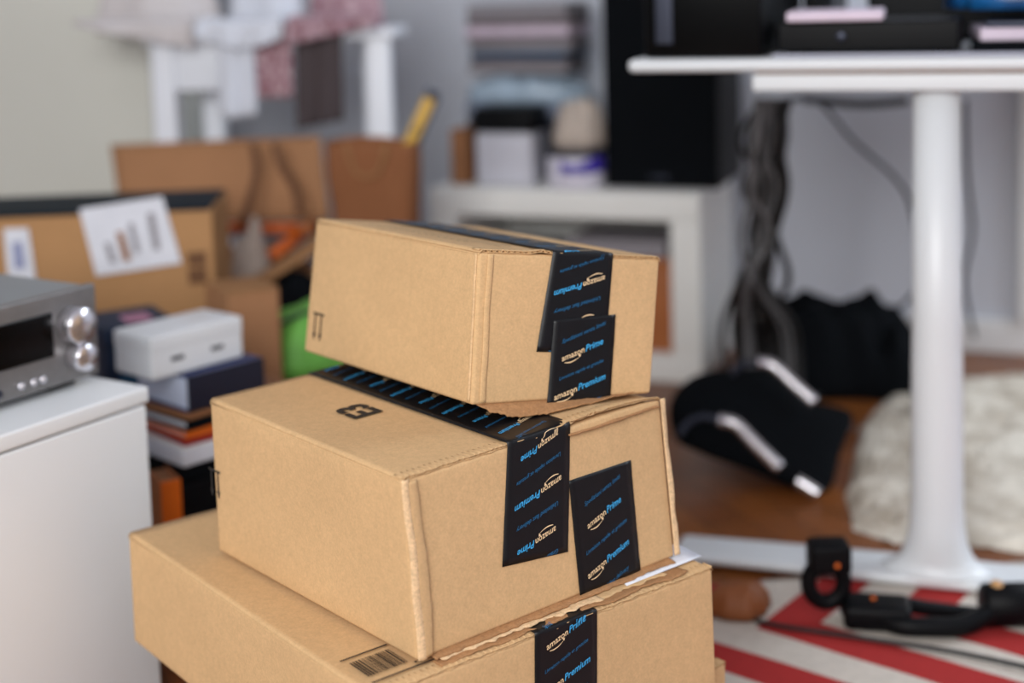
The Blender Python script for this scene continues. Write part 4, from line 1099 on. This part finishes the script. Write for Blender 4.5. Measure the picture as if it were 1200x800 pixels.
# ------------------------------------------------------------------ rugs
def rugmat():
    m = bpy.data.materials.new('red_white_rug'); m.use_nodes = True; nt = m.node_tree; b = nt.nodes['Principled BSDF']; L = nt.links.new
    b.inputs['Roughness'].default_value = .95
    tc = nt.nodes.new('ShaderNodeTexCoord'); sp = nt.nodes.new('ShaderNodeSeparateXYZ'); L(tc.outputs['Object'], sp.inputs[0])
    def mt(op, a, c=None):
        q = nt.nodes.new('ShaderNodeMath'); q.operation = op
        for i, v in enumerate((a, c)):
            if v is None: continue
            if isinstance(v, (int, float)): q.inputs[i].default_value = v
            else: L(v, q.inputs[i])
        return q.outputs[0]
    # chevrons whose tips point along -x ; one zigzag leg is RZ wide in y
    tri = mt('PINGPONG', mt('ADD', sp.outputs[1], RUG_Y0), RUG_H)
    u = mt('SUBTRACT', sp.outputs[0], mt('MULTIPLY', tri, RUG_K))
    fr = mt('FRACT', mt('DIVIDE', mt('ADD', u, RUG_X0), RUG_P))
    st = mt('GREATER_THAN', fr, .5)
    n = nt.nodes.new('ShaderNodeTexNoise'); n.inputs['Scale'].default_value = 90; L(tc.outputs['Object'], n.inputs['Vector'])
    mx = nt.nodes.new('ShaderNodeMixRGB'); mx.inputs[1].default_value = lin((216, 207, 196)); mx.inputs[2].default_value = lin((176, 38, 36)); L(st, mx.inputs[0])
    m2 = nt.nodes.new('ShaderNodeMixRGB'); m2.blend_type = 'MULTIPLY'; m2.inputs[0].default_value = .25; L(mx.outputs[0], m2.inputs[1]); L(n.outputs['Fac'], m2.inputs[2])
    L(m2.outputs[0], b.inputs['Base Color'])
    return m
ap = atz(886, 741, 0)
RT = frame((ap.x, ap.y, 0), math.radians(6))
RUG_Y0 = 5*2*.30; RUG_H = .30; RUG_K = .96; RUG_P = .172; RUG_X0 = 10.5*.172
M['rug'] = rugmat()
mb = MB()
def rugsurf(u, v):
    x = -.14+1.15*u; y = -1.0+1.14*v
    lft = .0
    if v > .8: lft = .02*((v-.8)/.2)
    return Vector((x+lft, y, .006+.0015*noise.noise(Vector((x*9, y*9, 0)))))
mb.sheet(rugsurf, 80, 90, -.005)
rug = mb.build('patterned_rug', M['rug'], None, (0, 0, 0)); rug.location = RT(0, 0, 0); rug.rotation_euler = (0, 0, math.radians(6))
tag(rug, 'flat red and white zigzag rug in the lower right corner', 'rug')

# shaggy rug
def shag():
    out = [(1095, 447), (1200, 441), (1330, 436), (1330, 662), (1180, 646), (1050, 637), (1000, 622), (992, 580), (1010, 500), (1045, 464)]
    P_ = [atz(x, y, 0) for x, y in out]
    cx = sum((p for p in P_), Vector())/len(P_)
    n = 140; ring = []
    for i in range(n):
        a = i/n*len(P_); k = int(a); f = a-k; p = P_[k % len(P_)].lerp(P_[(k+1) % len(P_)], f); ring.append(p)
    vs = []; fs = []; NR = 60
    for r in range(NR+1):
        s = r/NR
        for i, p in enumerate(ring):
            q = cx.lerp(p, s*(1+.02*noise.noise(p*20)))
            h = .022*(1-s**10)+.007*noise.noise(q*38)+.006*noise.noise(q*90)
            vs.append((q.x, q.y, max(.001, h)))
    for r in range(NR):
        for k in range(n): fs.append((r*n+k, r*n+(k+1) % n, (r+1)*n+(k+1) % n, (r+1)*n+k)[::-1])
    return MB().add(vs, [f[::-1] for f in fs]).build('shaggy_rug', M['fur'], None, cx)
tag(shag(), 'beige shaggy rug on the floor behind the desk column', 'rug')

# ------------------------------------------------------------------ camera stabiliser on the rug
gz = .0085
t = thing('camera_stabiliser', 'black camera stabiliser with curved arm lying on the zigzag rug', 'stabiliser', atz(1000, 735, gz))
GY = 1.80
def gp_(px, py, Y=GY): return at(px, py, Y)
# upright motor block with a round hole
m_ = MB(); p0 = gp_(972, 632), 
def loopring(c, r, w, d, n=40, T=None): pass
cH = gp_(968, 682); R_ = .023
m_.tube([cH+Vector((R_*1.0*math.cos(a*math.pi/12), 0, R_*1.15*math.sin(a*math.pi/12))) for a in range(0, 25)], .0105, 12, caps=False)
m_.build('ring', M['black'], t)
tp = gp_(974, 634); bt = gp_(971, 672)
fx = frame((bt.x, GY, 0), 0)
one('motor_block', (-.026, -.02, bt.z+.004), (.027, .022, tp.z), fx, M['black'], t, .007, .1)
k = MB(); k.lathe([(.003, 0), (.0035, .002), (.0025, .003)], 16, lambda a, b, c: Vector((gp_(977, 655).x+a, GY-.020-c, gp_(977, 655).z+b))); k.build('indicator_dot', M['orange'], t)
q = gp_(1030, 722, 1.785); fy = frame((q.x, 1.785, 0), math.radians(-12))
one('control_body', (-.045, -.028, gz), (.040, .028, gp_(1030, 697).z), fy, M['black'], t, .009, .1)
MB().tube([gp_(985, 712, 1.80), gp_(1040, 706, 1.80), gp_(1090, 713, 1.80), gp_(1160, 722, 1.80)], .010, 12, smooth=6).build('handle_bar', M['black'], t)
k = MB(); k.lathe([(.003, 0), (.0035, .002), (.003, .003)], 14, lambda a, b, c: Vector((gp_(1020, 697).x+a, 1.785-.0+b, gp_(1020, 697).z+.001+c))); k.build('indicator_dot', M['orange'], t)
AP = [(1038, 733, 1.765), (1060, 742, 1.75), (1090, 745, 1.745), (1125, 737, 1.745), (1152, 722, 1.755), (1170, 704, 1.77)]
ap_ = [at(*p) for p in AP]
for p in ap_: p.z = max(p.z, gz+.013)
MB().tube(ap_, .0125, 14, smooth=8).build('curved_arm', M['black'], t)
q = gp_(1188, 708, 1.775)
MB().lathe([(.024, -.04), (.028, -.037), (.028, .037), (.024, .04)], 32, lambda a, b, c: q+Vector((c, -a*.9+.0, b))).build('motor_cylinder', M['black'], t)
k = gp_(1168, 690, 1.775); MB().lathe([(.0075, 0), (.0085, .003), (.0085, .011), (.006, .014)], 20, lambda a, b, c: k+Vector((a, b, c-.004))).build('knob', mat('tan_knob', (196, 150, 96), .4), t)
pq = atz(866, 728, .009); T = frame((pq.x+.005, pq.y+.035, .0095), .2); tag(heap(T, .042, .034, .035, 91, mat('brown_leather', (134, 76, 36), .6), 'leather_pouch', rough=.15, fs=20, flat=.5), 'small brown leather pouch on the zigzag rug beside the stack', 'pouch')
cb = [atz(885, 727, .011), atz(925, 735, .0115), atz(975, 742, .0115), atz(1040, 752, .0115), atz(1120, 764, .0115), atz(1215, 784, .0115)]
cable(cb, .0032, M['cable'], 'thin black cable lying across the zigzag rug', None, 'rug_cable')

for o in bpy.data.objects:
    if '_base' in o: del o['_base']
